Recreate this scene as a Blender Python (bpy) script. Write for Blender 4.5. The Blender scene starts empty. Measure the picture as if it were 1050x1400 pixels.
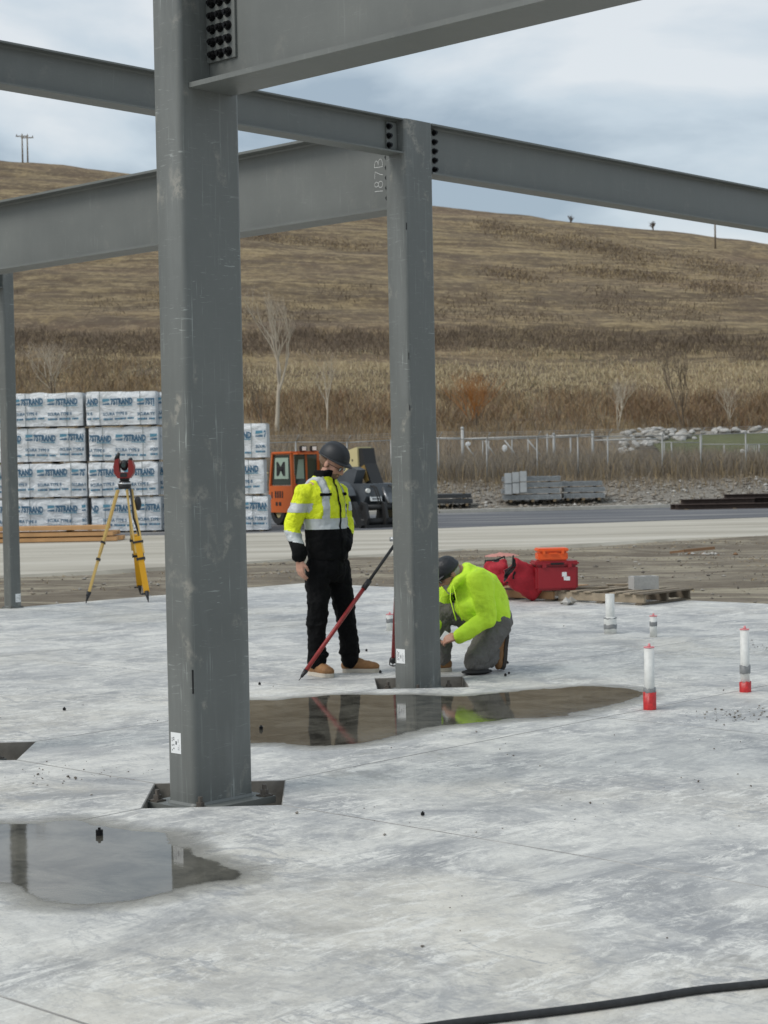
import bpy, bmesh, math, random
from mathutils import Vector, Matrix, noise
R = math.radians
random.seed(7)
scn = bpy.context.scene
col = scn.collection

# ---------------------------------------------------------------- camera
PITCH, ROLL, CAM_H, FPX = R(1.469), R(1.0737), 1.6, 2413.6     # FPX: focal length for a picture 1400 px tall
sr, cr, sp, cp = math.sin(ROLL), math.cos(ROLL), math.sin(PITCH), math.cos(PITCH)
RIGHT = Vector((cr, -sr*sp, -sr*cp)); UP = Vector((sr, cr*sp, cr*cp)); FWD = Vector((0, cp, -sp))
CAM = Vector((0, 0, CAM_H))
cd = bpy.data.cameras.new('camera'); cam = bpy.data.objects.new('camera', cd); col.objects.link(cam)
m = Matrix.Identity(4)
for i in range(3):
    m[i][0] = RIGHT[i]; m[i][1] = UP[i]; m[i][2] = -FWD[i]; m[i][3] = CAM[i]
cam.matrix_world = m
cd.sensor_fit = 'VERTICAL'; cd.sensor_height = 36.0; cd.lens = FPX/1400*36
cd.clip_start = 0.05; cd.clip_end = 6000
cd.dof.use_dof = True; cd.dof.focus_distance = 8.8; cd.dof.aperture_fstop = 7.5
scn.camera = cam

# ---------------------------------------------------------------- sky and sun (overcast)
SUN_ELEV, SUN_AZ = 48, -115          # azimuth measured from +Y towards +X: light from the left, a little behind the camera
world = bpy.data.worlds.new('World'); scn.world = world; world.use_nodes = True
wn, wl = world.node_tree.nodes, world.node_tree.links
wn.clear()
out = wn.new('ShaderNodeOutputWorld'); mixs = wn.new('ShaderNodeMixShader')
bg1 = wn.new('ShaderNodeBackground'); bg2 = wn.new('ShaderNodeBackground')
sky = wn.new('ShaderNodeTexSky'); sky.sky_type = 'NISHITA'; sky.sun_disc = False
sky.sun_elevation = R(SUN_ELEV); sky.sun_rotation = R(SUN_AZ); sky.air_density = 1.2; sky.dust_density = 2.0
bg1.inputs['Strength'].default_value = 0.10
tc = wn.new('ShaderNodeTexCoord'); mp = wn.new('ShaderNodeMapping'); mp.inputs['Scale'].default_value = (1.0, 1.0, 2.6)
mp.inputs['Location'].default_value = (3.1, 0.35, 0.2)
n1 = wn.new('ShaderNodeTexNoise'); n1.inputs['Scale'].default_value = 4.2; n1.inputs['Detail'].default_value = 7; n1.inputs['Roughness'].default_value = 0.52
n1.inputs['Distortion'].default_value = 0.35
ramp = wn.new('ShaderNodeValToRGB')
ramp.color_ramp.elements[0].position = 0.38; ramp.color_ramp.elements[0].color = (0.36, 0.445, 0.53, 1)
ramp.color_ramp.elements[1].position = 0.62; ramp.color_ramp.elements[1].color = (0.77, 0.81, 0.84, 1)
e = ramp.color_ramp.elements.new(0.50); e.color = (0.58, 0.665, 0.735, 1)
wl.new(tc.outputs['Generated'], mp.inputs['Vector']); wl.new(mp.outputs[0], n1.inputs['Vector'])
wl.new(n1.outputs['Fac'], ramp.inputs[0]); wl.new(ramp.outputs[0], bg2.inputs['Color'])
bg2.inputs['Strength'].default_value = 0.80
wl.new(sky.outputs[0], bg1.inputs['Color'])
mixs.inputs[0].default_value = 0.86
wl.new(bg1.outputs[0], mixs.inputs[1]); wl.new(bg2.outputs[0], mixs.inputs[2]); wl.new(mixs.outputs[0], out.inputs[0])

sl = bpy.data.lights.new('sun', 'SUN'); sl.energy = 1.5; sl.angle = R(28); sl.color = (1.0, 0.965, 0.92)
sun = bpy.data.objects.new('sun', sl); col.objects.link(sun)
a, el = R(SUN_AZ), R(SUN_ELEV)
sd = Vector((math.sin(a)*math.cos(el), math.cos(a)*math.cos(el), math.sin(el)))
sun.rotation_euler = sd.to_track_quat('Z', 'Y').to_euler()
sun.location = sd*50
scn.view_settings.view_transform = 'Standard'; scn.view_settings.look = 'None'
scn.view_settings.exposure = 0.38; scn.view_settings.gamma = 1.0; scn.view_settings.use_curve_mapping = False

# ---------------------------------------------------------------- helpers
def ray(px, py):
    return FWD + RIGHT*((px-525)/FPX) - UP*((py-700)/FPX)
def ground(px, py, z=0.0):               # the spot on a level surface that the photograph shows at (px, py)
    d = ray(px, py); return CAM + d*((z-CAM_H)/d.z)
def at(px, py, Y):                       # a point at distance Y
    d = ray(px, py); return CAM + d*(Y/d.y)

class MB:
    def __init__(s): s.v = []; s.f = []; s.m = []; s.sm = []
    def add(s, vs, fs, mi=0, smooth=False):
        o = len(s.v); s.v += [tuple(q) for q in vs]
        for f in fs: s.f.append(tuple(i+o for i in f)); s.m.append(mi); s.sm.append(smooth)
        return s
    def box(s, c, size, rot=None, mi=0):
        hx, hy, hz = size[0]/2, size[1]/2, size[2]/2; c = Vector(c)
        vs = [Vector((x*hx, y*hy, z*hz)) for x in (-1, 1) for y in (-1, 1) for z in (-1, 1)]
        if rot is not None: vs = [rot @ q for q in vs]
        return s.add([q+c for q in vs], [(0,1,3,2), (4,6,7,5), (0,4,5,1), (2,3,7,6), (0,2,6,4), (1,5,7,3)], mi)
    def bbox(s, c, size, b, rot=None, mi=0):           # box with bevelled edges
        bm = bmesh.new(); bmesh.ops.create_cube(bm, size=1)
        for q in bm.verts: q.co = Vector((q.co.x*size[0], q.co.y*size[1], q.co.z*size[2]))
        bmesh.ops.bevel(bm, geom=bm.edges[:], offset=b, segments=2, affect='EDGES')
        bm.verts.index_update(); c = Vector(c)
        vs = [((rot @ q.co) if rot is not None else q.co)+c for q in bm.verts]
        s.add(vs, [[q.index for q in f.verts] for f in bm.faces], mi); bm.free(); return s
    def bar(s, p0, p1, w, h, mi=0, up=(0,0,1)):        # rectangular bar between two points
        p0, p1 = Vector(p0), Vector(p1); d = (p1-p0); L = d.length; d.normalize()
        x = d.cross(Vector(up))
        if x.length < 1e-4: x = d.cross(Vector((0,1,0)))
        x.normalize(); z = x.cross(d)
        rot = Matrix((x, d, z)).transposed()
        return s.box((p0+p1)/2, (w, L, h), rot, mi)
    def tube(s, pts, rad, n=10, mi=0, caps=True, smooth=True):
        pts = [Vector(q) for q in pts]; k = len(pts)
        if not hasattr(rad, '__len__'): rad = [rad]*k
        o = len(s.v); ref = None
        for i, q in enumerate(pts):
            d = (pts[min(i+1, k-1)]-pts[max(i-1, 0)]).normalized()
            if ref is None:
                ref = d.cross(Vector((0,0,1)))
                if ref.length < 1e-3: ref = Vector((1,0,0))
            ref = (ref-d*ref.dot(d)).normalized(); b = d.cross(ref)
            for j in range(n):
                t = 2*math.pi*j/n; s.v.append(tuple(q+(ref*math.cos(t)+b*math.sin(t))*rad[i]))
        for i in range(k-1):
            for j in range(n):
                a_, b_ = o+i*n+j, o+i*n+(j+1) % n
                s.f.append((a_, b_, b_+n, a_+n)); s.m.append(mi); s.sm.append(smooth)
        if caps:
            s.f.append(tuple(o+j for j in range(n))[::-1]); s.m.append(mi); s.sm.append(False)
            s.f.append(tuple(o+(k-1)*n+j for j in range(n))); s.m.append(mi); s.sm.append(False)
        return s
    def prism(s, poly, z0, z1, mi=0):
        n = len(poly); vs = [(x, y, z0) for x, y in poly]+[(x, y, z1) for x, y in poly]
        fs = [(i, (i+1) % n, n+(i+1) % n, n+i) for i in range(n)]+[tuple(range(n))[::-1], tuple(range(n, 2*n))]
        return s.add(vs, fs, mi)
    def sphere(s, c, r, nu=14, nv=9, rot=None, mi=0):
        if not hasattr(r, '__len__'): r = (r, r, r)
        c = Vector(c); vs = []; fs = []
        for i in range(1, nv):
            p = math.pi*i/nv
            for j in range(nu):
                t = 2*math.pi*j/nu; vs.append(Vector((r[0]*math.sin(p)*math.cos(t), r[1]*math.sin(p)*math.sin(t), r[2]*math.cos(p))))
        vs += [Vector((0,0,r[2])), Vector((0,0,-r[2]))]; T, B = len(vs)-2, len(vs)-1
        for i in range(nv-2):
            for j in range(nu):
                a_, b_ = i*nu+j, i*nu+(j+1) % nu; fs.append((a_, a_+nu, b_+nu, b_))
        for j in range(nu):
            fs.append((T, j, (j+1) % nu)); q = (nv-2)*nu; fs.append((B, q+(j+1) % nu, q+j))
        if rot is not None: vs = [rot @ q for q in vs]
        return s.add([q+c for q in vs], fs, mi, True)
    def mesh(s, name, mats):
        me = bpy.data.meshes.new(name); me.from_pydata(s.v, [], s.f)
        for q in mats: me.materials.append(M[q] if isinstance(q, str) else q)
        me.polygons.foreach_set('material_index', s.m); me.polygons.foreach_set('use_smooth', s.sm)
        me.validate(); me.update(); return me
    def build(s, name, mats, parent=None, origin=None):
        if isinstance(mats, str): mats = [mats]
        if origin is not None:
            ox, oy, oz = origin; s.v = [(x-ox, y-oy, z-oz) for x, y, z in s.v]
        o = bpy.data.objects.new(name, s.mesh(name, mats)); col.objects.link(o)
        if parent is not None: o.parent = parent
        elif origin is not None: o.location = origin
        return o
def link_mesh(name, me, parent=None, loc=(0,0,0), rot=(0,0,0)):
    o = bpy.data.objects.new(name, me); col.objects.link(o); o.parent = parent; o.location = loc; o.rotation_euler = rot; return o
def tag(o, label=None, cat=None, group=None, kind=None):
    if label: o['label'] = label
    if cat: o['category'] = cat
    if group: o['group'] = group
    if kind: o['kind'] = kind
    return o
def thing(name, label, cat, loc=(0,0,0), rotz=0.0, group=None):
    o = bpy.data.objects.new(name, None); o.empty_display_size = 0.1; col.objects.link(o)
    o.location = loc; o.rotation_euler = (0, 0, rotz); return tag(o, label, cat, group)
def text_mesh(txt, size, name='print', bold=0.0):
    cu = bpy.data.curves.new(name, 'FONT'); cu.body = txt; cu.size = size; cu.align_x = 'LEFT'; cu.resolution_u = 2; cu.offset = bold
    o = bpy.data.objects.new(name, cu); col.objects.link(o)
    dg = bpy.context.evaluated_depsgraph_get(); me = bpy.data.meshes.new_from_object(o.evaluated_get(dg))
    vs = [q.co.copy() for q in me.vertices]; fs = [tuple(p.vertices) for p in me.polygons]
    bpy.data.objects.remove(o); bpy.data.curves.remove(cu); bpy.data.meshes.remove(me)
    return vs, fs
def smooth(a_, b_, x):
    t = max(0.0, min(1.0, (x-a_)/(b_-a_))); return t*t*(3-2*t)
def fbm(x, y, z=0.0, o=4):
    return noise.fractal(Vector((x, y, z)), 1.0, 2.0, o)

# ---------------------------------------------------------------- materials
M = {}
def mat(name, color, rough=0.7, metal=0.0, spec=0.5):
    ma = bpy.data.materials.new(name); ma.use_nodes = True
    b = ma.node_tree.nodes['Principled BSDF']
    b.inputs['Base Color'].default_value = (*color, 1); b.inputs['Roughness'].default_value = rough
    b.inputs['Metallic'].default_value = metal; b.inputs['Specular IOR Level'].default_value = spec
    M[name] = ma; return ma
class NT:
    def __init__(s, ma): s.t = ma.node_tree; s.b = s.t.nodes['Principled BSDF']; s.tc = s.t.nodes.new('ShaderNodeTexCoord')
    def n(s, ty, **kw):
        q = s.t.nodes.new(ty)
        for k, v in kw.items(): setattr(q, k, v)
        return q
    def l(s, a_, b_): s.t.links.new(a_, b_)
    def coord(s, scale=(1,1,1), rot=(0,0,0), src='Object'):
        mp_ = s.n('ShaderNodeMapping'); mp_.inputs['Scale'].default_value = scale; mp_.inputs['Rotation'].default_value = rot
        s.l(s.tc.outputs[src], mp_.inputs['Vector']); return mp_.outputs[0]
    def noise(s, vec, scale, detail=4, rough=0.55, dist=0.0):
        q = s.n('ShaderNodeTexNoise'); q.inputs['Scale'].default_value = scale; q.inputs['Detail'].default_value = detail
        q.inputs['Roughness'].default_value = rough; q.inputs['Distortion'].default_value = dist
        s.l(vec, q.inputs['Vector']); return q.outputs['Fac']
    def ramp(s, fac, stops):
        q = s.n('ShaderNodeValToRGB'); cr_ = q.color_ramp
        while len(cr_.elements) < len(stops): cr_.elements.new(0.5)
        for el_, (p, c) in zip(cr_.elements, stops):
            el_.position = p; el_.color = (c, c, c, 1) if not hasattr(c, '__len__') else (*c, 1)
        s.l(fac, q.inputs[0]); return q.outputs[0]
    def mix(s, fac, a_, b_, mode='MIX'):
        q = s.n('ShaderNodeMix', data_type='RGBA', blend_type=mode)
        for inp, v in ((q.inputs[0], fac), (q.inputs[6], a_), (q.inputs[7], b_)):
            if hasattr(v, 'links') or isinstance(v, bpy.types.NodeSocket): s.l(v, inp)
            elif hasattr(v, '__len__'): inp.default_value = (*v, 1)
            else: inp.default_value = v
        return q.outputs[2]
    def math(s, op, a_, b_=0.0):
        q = s.n('ShaderNodeMath', operation=op)
        for inp, v in ((q.inputs[0], a_), (q.inputs[1], b_)):
            if isinstance(v, bpy.types.NodeSocket): s.l(v, inp)
            else: inp.default_value = v
        return q.outputs[0]
    def bump(s, h, strength=0.3, dist=0.01):
        q = s.n('ShaderNodeBump'); q.inputs['Strength'].default_value = strength; q.inputs['Distance'].default_value = dist
        s.l(h, q.inputs['Height']); s.l(q.outputs[0], s.b.inputs['Normal'])
    def color(s, c): s.l(c, s.b.inputs['Base Color'])
    def rough(s, c): s.l(c, s.b.inputs['Roughness'])

def grainy(name, c, rough=0.7, var=0.25, scale=20, bump=0.2, dist=0.004, metal=0.0):
    t = NT(mat(name, c, rough, metal)); v = t.coord()
    f = t.noise(v, scale, 5, 0.6); g = t.noise(v, scale*0.13, 3)
    lo = tuple(q*(1-var) for q in c); hi = tuple(min(1, q*(1+var)) for q in c)
    t.color(t.ramp(t.math('ADD', t.math('MULTIPLY', f, 0.6), t.math('MULTIPLY', g, 0.4)), [(0.3, lo), (0.7, hi)]))
    if bump: t.bump(f, bump, dist)
    return M[name]

# grey shop-primed steel: mottled, scuffed, scratched
def steel(name, c, wear=1.0):
    t = NT(mat(name, c, 0.42)); v = t.coord()
    big = t.noise(v, 1.7, 5, 0.6); fine = t.noise(v, 34, 4, 0.6)
    base = t.mix(t.ramp(big, [(0.3, 0.0), (0.72, 1.0)]), tuple(q*0.84 for q in c), tuple(q*1.12 for q in c))
    base = t.mix(t.math('MULTIPLY', fine, 0.35), base, tuple(q*0.8 for q in c))
    # scuffs: vertically drawn fine marks inside cloudy patches
    sv = t.coord((60, 60, 2.2)); s1 = t.ramp(t.noise(sv, 1.0, 3, 0.6, 0.4), [(0.61, 0.0), (0.70, 0.9)])
    sv2 = t.coord((9, 9, 75), (0.5, 0.3, 0.2)); s2 = t.ramp(t.noise(sv2, 1.0, 3, 0.6, 1.2), [(0.62, 0.0), (0.70, 1.0)])
    patch = t.ramp(t.noise(v, 3.3, 4, 0.6), [(0.5, 0.0), (0.68, 1.0)])
    sc = t.math('MULTIPLY', t.math('MAXIMUM', s1, s2), t.math('ADD', t.math('MULTIPLY', patch, 0.75*wear), 0.12*wear))
    base = t.mix(sc, base, tuple(min(1, q*2.1) for q in c))
    blot = t.ramp(t.noise(t.coord((1, 1, 0.6)), 6.5, 3, 0.5, 0.3), [(0.60, 0.0), (0.72, 0.6*wear)])
    base = t.mix(t.math('MULTIPLY', blot, t.ramp(t.noise(v, 30, 6, 0.75), [(0.42, 0.0), (0.58, 1.0)])), base, (0.27, 0.26, 0.225))
    # thin run-off dust in streaks
    st = t.ramp(t.noise(t.coord((5, 5, 0.5)), 1.0, 5, 0.65, 0.5), [(0.5, 0.0), (0.8, 0.16*wear)])
    base = t.mix(st, base, (0.30, 0.31, 0.30))
    t.color(base); t.rough(t.ramp(big, [(0.3, 0.36), (0.7, 0.55)])); t.bump(t.noise(v, 90, 3), 0.06, 0.002)
steel('steel', (0.152, 0.160, 0.149), 0.35)
steel('steel_worn', (0.146, 0.154, 0.144), 2.2)
mat('bolt_black', (0.012, 0.012, 0.013), 0.35, 0.6)
grainy('rusty_bolt', (0.10, 0.085, 0.07), 0.6, 0.4, 60)
mat('white_label', (0.80, 0.81, 0.80), 0.5)
mat('label_ink', (0.10, 0.10, 0.11), 0.6)
mat('chalk_white', (0.80, 0.80, 0.78), 0.9)
grainy('chalk_faint', (0.36, 0.37, 0.36), 0.9, 0.3, 200)
mat('gap_dark', (0.01, 0.01, 0.01), 0.9)
# ================================================================ the setting
YAW = R(46.895)
GU = Vector((math.cos(YAW), math.sin(YAW), 0)); GV = Vector((-math.sin(YAW), math.cos(YAW), 0))
G0 = Vector((0.249, 13.016, 0))          # the middle column is the origin of the building grid (u, v)
def grid(u, v, z=0.0): return G0+GU*u+GV*v+Vector((0, 0, z))
def to_uv(x, y):
    d = Vector((x, y, 0))-G0; return d.dot(GU), d.dot(GV)
C1, C2, C4 = (-3.915, -2.15), (0.0, 0.0), (-3.915, 0.0)
U_MAX, V_MAX = 7.5, 8.92
GZ = -0.10

def ridge(x): return 41.3-0.128*x+1.3*fbm(x*0.012+5, 3.3)
def height(x, y):
    if y < 60:
        u, v = to_uv(x, y)
        if u < U_MAX-0.25 and v < V_MAX-0.25 and u > -15.5 and v > -15.5: return -0.42
        z = GZ+0.035*fbm(x*0.35, y*0.35)*smooth(0, 3, max(u-U_MAX, v-V_MAX))+0.012*fbm(x*2.1, y*2.1)
        z += 0.10*math.exp(-((v-V_MAX-2.0)/0.9)**2)*smooth(-2, 3, u-1)*(0.6+0.5*fbm(x*0.5, y*0.5, 4))   # low spoil ridge beside the slab
        return z
    z = GZ+1.05*smooth(66.5, 73.5, y)+0.10*fbm(x*0.25, y*0.25, 2)*smooth(66.5, 69, y)
    if y > 73.5: z += 1.9*smooth(73.5, 95, y)
    if y > 90:
        t = (y-90)/(262-90)
        base = z
        if t <= 1:
            z = base+(ridge(x)-base)*(t**1.03)*(1-smooth(0.9, 1.0, t)*0.012)
        else:
            z = ridge(x)*0.988+ (0.02*(y-262) if y < 275 else 0.26-0.06*(y-275))
        k = smooth(90, 105, y)
        z += k*(0.55*fbm(x*0.035, y*0.05, 1.0)+0.28*fbm(x*0.10, y*0.22, 7.0)+0.22*math.sin(z*1.15+1.6*fbm(x*0.02, y*0.02, 9)))
    return z
def sheet(xs, ys):
    mb = MB(); nx = len(xs)
    mb.v = [(x, y, height(x, y)) for y in ys for x in xs]
    for j in range(len(ys)-1):
        for i in range(nx-1):
            a_ = j*nx+i; mb.f.append((a_, a_+1, a_+nx+1, a_+nx)); mb.m.append(0); mb.sm.append(True)
    return mb
def rng(a_, b_, st):
    n = max(1, int(round((b_-a_)/st))); return [a_+(b_-a_)*i/n for i in range(n)]
XS = rng(-900, -200, 50)+rng(-200, -40, 4)+rng(-40, -14, 1.5)+rng(-14, 14, 0.45)+rng(14, 40, 1.5)+rng(40, 200, 4)+rng(200, 900, 50)+[900]
YS = rng(-120, -20, 10)+rng(-20, 8, 1)+rng(8, 38, 0.45)+rng(38, 66, 1.2)+rng(66, 92, 0.6)+[92]
t = NT(mat('dirt', (0.2, 0.17, 0.13), 0.95)); v = t.coord()
f1 = t.noise(v, 0.55, 6, 0.62); f2 = t.noise(t.coord((1, 2.6, 1)), 1.9, 5, 0.65); f3 = t.noise(v, 9, 5, 0.7)
c = t.ramp(f1, [(0.32, (0.125, 0.098, 0.066)), (0.5, (0.19, 0.158, 0.112)), (0.68, (0.27, 0.235, 0.18))])
fs_ = t.noise(t.coord((0.35, 1.5, 1), (0, 0, 0.15)), 1.0, 7, 0.7, 0.4)
c = t.mix(t.ramp(f2, [(0.5, 0.0), (0.62, 0.8)]), c, (0.085, 0.064, 0.042))
c = t.mix(t.ramp(fs_, [(0.50, 0.0), (0.60, 0.85)]), c, (0.40, 0.355, 0.255))
c = t.mix(t.ramp(fs_, [(0.34, 0.8), (0.45, 0.0)]), c, (0.10, 0.074, 0.05))
c = t.mix(t.math('MULTIPLY', f3, 0.5), c, (0.13, 0.105, 0.075))
sepp = t.n('ShaderNodeSeparateXYZ'); t.l(t.tc.outputs['Object'], sepp.inputs[0])
far = t.ramp(t.math('ADD', t.math('MULTIPLY', sepp.outputs['Y'], 0.01), t.math('MULTIPLY', t.math('SUBTRACT', f1, 0.5), 0.03)), [(0.655, 0.0), (0.675, 1.0)])
gc = t.ramp(t.noise(v, 5.0, 6, 0.75), [(0.3, (0.12, 0.105, 0.085)), (0.5, (0.20, 0.18, 0.15)), (0.7, (0.31, 0.29, 0.255))])
c = t.mix(far, c, gc)
far2 = t.ramp(t.math('MULTIPLY', sepp.outputs['Y'], 0.01), [(0.735, 0.0), (0.76, 1.0)])
c = t.mix(far2, c, t.ramp(f2, [(0.3, (0.15, 0.11, 0.07)), (0.7, (0.26, 0.20, 0.12))]))
t.color(c); t.bump(t.math('ADD', f3, f2), 0.6, 0.05)
ground_o = tag(sheet(XS, YS).build('ground', 'dirt'), kind='structure')

# the hillside: dry grass in level bands, brown scrub between
HX = rng(-900, -150, 50)+rng(-150, 150, 1.6)+rng(150, 900, 50)+[900]
HY = rng(92, 180, 1.0)+rng(180, 290, 1.8)+rng(290, 1500, 80)+[1500]
t = NT(mat('dry_hillside', (0.25, 0.19, 0.11), 0.95)); v = t.coord()
sx = t.n('ShaderNodeSeparateXYZ'); t.l(t.tc.outputs['Object'], sx.inputs[0])
wob = t.noise(t.coord((0.02, 0.02, 0.02)), 1.0, 3)
zz = t.math('ADD', sx.outputs['Z'], t.math('MULTIPLY', sx.outputs['X'], 0.05))
zz = t.math('ADD', zz, t.math('MULTIPLY', wob, 5.0))
cb = t.n('ShaderNodeCombineXYZ'); t.l(t.math('MULTIPLY', sx.outputs['X'], 0.018), cb.inputs[0]); t.l(t.math('MULTIPLY', zz, 0.62), cb.inputs[1])
band = t.noise(cb.outputs[0], 1.0, 9, 0.74)
cb2 = t.n('ShaderNodeCombineXYZ'); t.l(t.math('MULTIPLY', sx.outputs['X'], 0.14), cb2.inputs[0]); t.l(t.math('MULTIPLY', zz, 2.2), cb2.inputs[1]); t.l(t.math('MULTIPLY', sx.outputs['Y'], 0.2), cb2.inputs[2])
fine = t.noise(cb2.outputs[0], 1.0, 9, 0.78, 0.5)
patch = t.noise(t.coord((0.035, 0.05, 0.05)), 1.0, 5, 0.6)
c = t.ramp(band, [(0.30, (0.085, 0.060, 0.036)), (0.43, (0.155, 0.110, 0.060)), (0.51, (0.235, 0.170, 0.086)), (0.60, (0.345, 0.258, 0.132)), (0.74, (0.46, 0.36, 0.20))])
c = t.mix(t.ramp(fine, [(0.42, 0.85), (0.51, 0.0)]), c, (0.10, 0.070, 0.043))
c = t.mix(t.ramp(fine, [(0.52, 0.0), (0.64, 0.75)]), c, (0.45, 0.35, 0.195))
c = t.mix(t.ramp(patch, [(0.52, 0.0), (0.66, 0.55)]), c, (0.25, 0.165, 0.10))
tuft = t.noise(t.coord((1.1, 0.55, 1.6)), 1.0, 10, 0.82)
clump = t.noise(t.coord((0.22, 0.10, 0.3)), 1.0, 9, 0.74, 0.6)
c = t.mix(t.ramp(clump, [(0.40, 0.7), (0.49, 0.0)]), c, (0.135, 0.092, 0.055))
c = t.mix(t.ramp(clump, [(0.54, 0.0), (0.63, 0.6)]), c, (0.36, 0.265, 0.13))
c = t.mix(t.ramp(tuft, [(0.40, 0.75), (0.48, 0.0)]), c, (0.115, 0.078, 0.046))
c = t.mix(t.ramp(tuft, [(0.53, 0.0), (0.62, 0.6)]), c, (0.44, 0.335, 0.185))
t.color(c); t.bump(t.math('ADD', tuft, fine), 0.8, 0.5)
hill_o = tag(sheet(HX, HY).build('hillside', 'dry_hillside'), kind='structure')

# ---- roads beyond the slab
def strip(near, far, z, zb, name, m_, n=60, jag=0.12, seed=0):
    mb = MB(); k = 0
    def at_x(line, x):
        for (x0, y0), (x1, y1) in zip(line, line[1:]):
            if x <= x1 or (x1, y1) == line[-1]: return y0+(y1-y0)*(x-x0)/(x1-x0)
    x0, x1 = near[0][0], near[-1][0]
    for i in range(n+1):
        x = x0+(x1-x0)*i/n
        ya = at_x(near, x)+jag*2*fbm(x*0.4, seed); yb = at_x(far, x)+jag*2*fbm(x*0.4, seed+9)
        mb.v += [(x, ya, zb), (x, ya+0.10, z), (x, yb-0.10, z), (x, yb, zb)]
    for i in range(n):
        for q in range(3):
            a_ = i*4+q; mb.f.append((a_, a_+4, a_+5, a_+1)); mb.m.append(0); mb.sm.append(False)
    return tag(mb.build(name, m_), kind='structure')
def gline(pts, xl=-70, xr=70):
    q = [ground(px, py, GZ) for px, py in pts]; q = [(p.x, p.y) for p in q]
    (xa, ya), (xb, yb) = q[0], q[1]; q.insert(0, (xl, ya+(yb-ya)/(xb-xa)*(xl-xa)*0.4))
    (xa, ya), (xb, yb) = q[-2], q[-1]; q.append((xr, yb+(yb-ya)/(xb-xa)*(xr-xb)*0.4))
    return q
t = NT(mat('haul_road', (0.45, 0.42, 0.36), 0.9)); v = t.coord()
f1 = t.noise(t.coord((0.12, 0.9, 1), (0, 0, 0.12)), 1.0, 6, 0.62); f2 = t.noise(v, 6, 5, 0.7)
c = t.ramp(f1, [(0.32, (0.30, 0.27, 0.215)), (0.5, (0.455, 0.42, 0.345)), (0.68, (0.56, 0.525, 0.45))])
t.color(t.mix(t.math('MULTIPLY', f2, 0.35), c, (0.30, 0.275, 0.23))); t.bump(f2, 0.3, 0.01)
t = NT(mat('asphalt', (0.09, 0.09, 0.095), 0.85)); v = t.coord()
f1 = t.noise(t.coord((0.10, 0.8, 1), (0, 0, 0.06)), 1.0, 6, 0.62)
t.color(t.ramp(f1, [(0.36, (0.065, 0.068, 0.075)), (0.52, (0.11, 0.112, 0.12)), (0.66, (0.24, 0.23, 0.215))])); t.bump(t.noise(v, 40, 3), 0.2, 0.005)
grainy('kerb_concrete', (0.46, 0.44, 0.39), 0.9, 0.2, 4, 0.3, 0.01)
L1 = gline([(34, 791), (219, 779), (400, 768), (600, 757), (800, 746), (1050, 735)])
L2 = gline([(34, 738), (300, 733), (600, 725), (800, 718), (1050, 710)])
L3 = gline([(34, 713), (300, 710), (600, 704), (800, 699), (1050, 693)])
L2b = [(x, y+0.3) for x, y in L2]
strip(L1, [(x, y+0.5) for x, y in L2], GZ+0.05, GZ-0.06, 'haul_road', 'haul_road', 90, 0.25, 1)
strip(L2, L3, GZ+0.06, GZ-0.05, 'asphalt_road', 'asphalt', 90, 0.12, 2)
kb = MB()
for (xa, ya), (xb, yb) in zip(L3, L3[1:]):
    for off, w, h in ((0.13, 0.3, 0.17), (0.75, 0.94, 0.15)):
        kb.bar((xa, ya+off, GZ+h/2-0.03), (xb, yb+off, GZ+h/2-0.03), w, h+0.06)
tag(kb.build('kerb', 'kerb_concrete'), kind='structure')

# ---- the concrete slab: one piece per cast panel, open at the joints and at the column pockets
t = NT(mat('slab_concrete', (0.5, 0.52, 0.53), 0.62)); v = t.coord(src='Object')
big = t.noise(v, 0.5, 8, 0.62, 0.6); med = t.noise(t.coord((1, 1.5, 1), (0, 0, 0.3)), 1.5, 9, 0.70, 0.9); sw = t.noise(t.coord((1, 2.2, 1), (0, 0, 0.4)), 7.0, 6, 0.72, 1.2)
sw2 = t.noise(t.coord((2.4, 1, 1), (0, 0, 0.9)), 11.0, 6, 0.75, 1.0); fine = t.noise(v, 55, 4, 0.7)
N1 = t.noise(t.coord((1, 1.25, 1), (0, 0, 0.3)), 1.1, 13, 0.76, 0.7); N2 = t.noise(t.coord((1, 3.0, 1), (0, 0, 0.28)), 3.2, 12, 0.80, 1.2); N3 = t.noise(t.coord((3.2, 1, 1), (0, 0, 0.72)), 2.8, 12, 0.80, 1.0)
N4 = t.noise(t.coord((1, 1.6, 1), (0, 0, 0.5)), 12.0, 9, 0.82, 0.8); N5 = t.noise(t.coord((1.8, 1, 1), (0, 0, 0.2)), 34.0, 6, 0.8, 0.5)
c = t.ramp(N1, [(0.40, (0.29, 0.293, 0.292)), (0.47, (0.43, 0.427, 0.41)), (0.53, (0.545, 0.537, 0.50)), (0.60, (0.66, 0.645, 0.595))])
c = t.mix(t.ramp(big, [(0.50, 0.0), (0.64, 0.7)]), c, t.mix(0.5, c, (0.60, 0.545, 0.43)))
c = t.mix(t.ramp(big, [(0.34, 0.7), (0.46, 0.0)]), c, t.mix(0.55, c, (0.34, 0.352, 0.37)))
mA = t.ramp(med, [(0.44, 0.15), (0.56, 1.0)]); mB = t.ramp(t.noise(t.coord((1, 1, 1), (0, 0, 2.0)), 0.9, 8, 0.68, 0.8), [(0.42, 1.0), (0.55, 0.12)])
wv_ = t.n('ShaderNodeTexWave', wave_type='RINGS', rings_direction='Z'); wv_.inputs['Scale'].default_value = 0.55; wv_.inputs['Distortion'].default_value = 7.0; wv_.inputs['Detail'].default_value = 5.0; wv_.inputs['Detail Roughness'].default_value = 0.7
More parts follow.
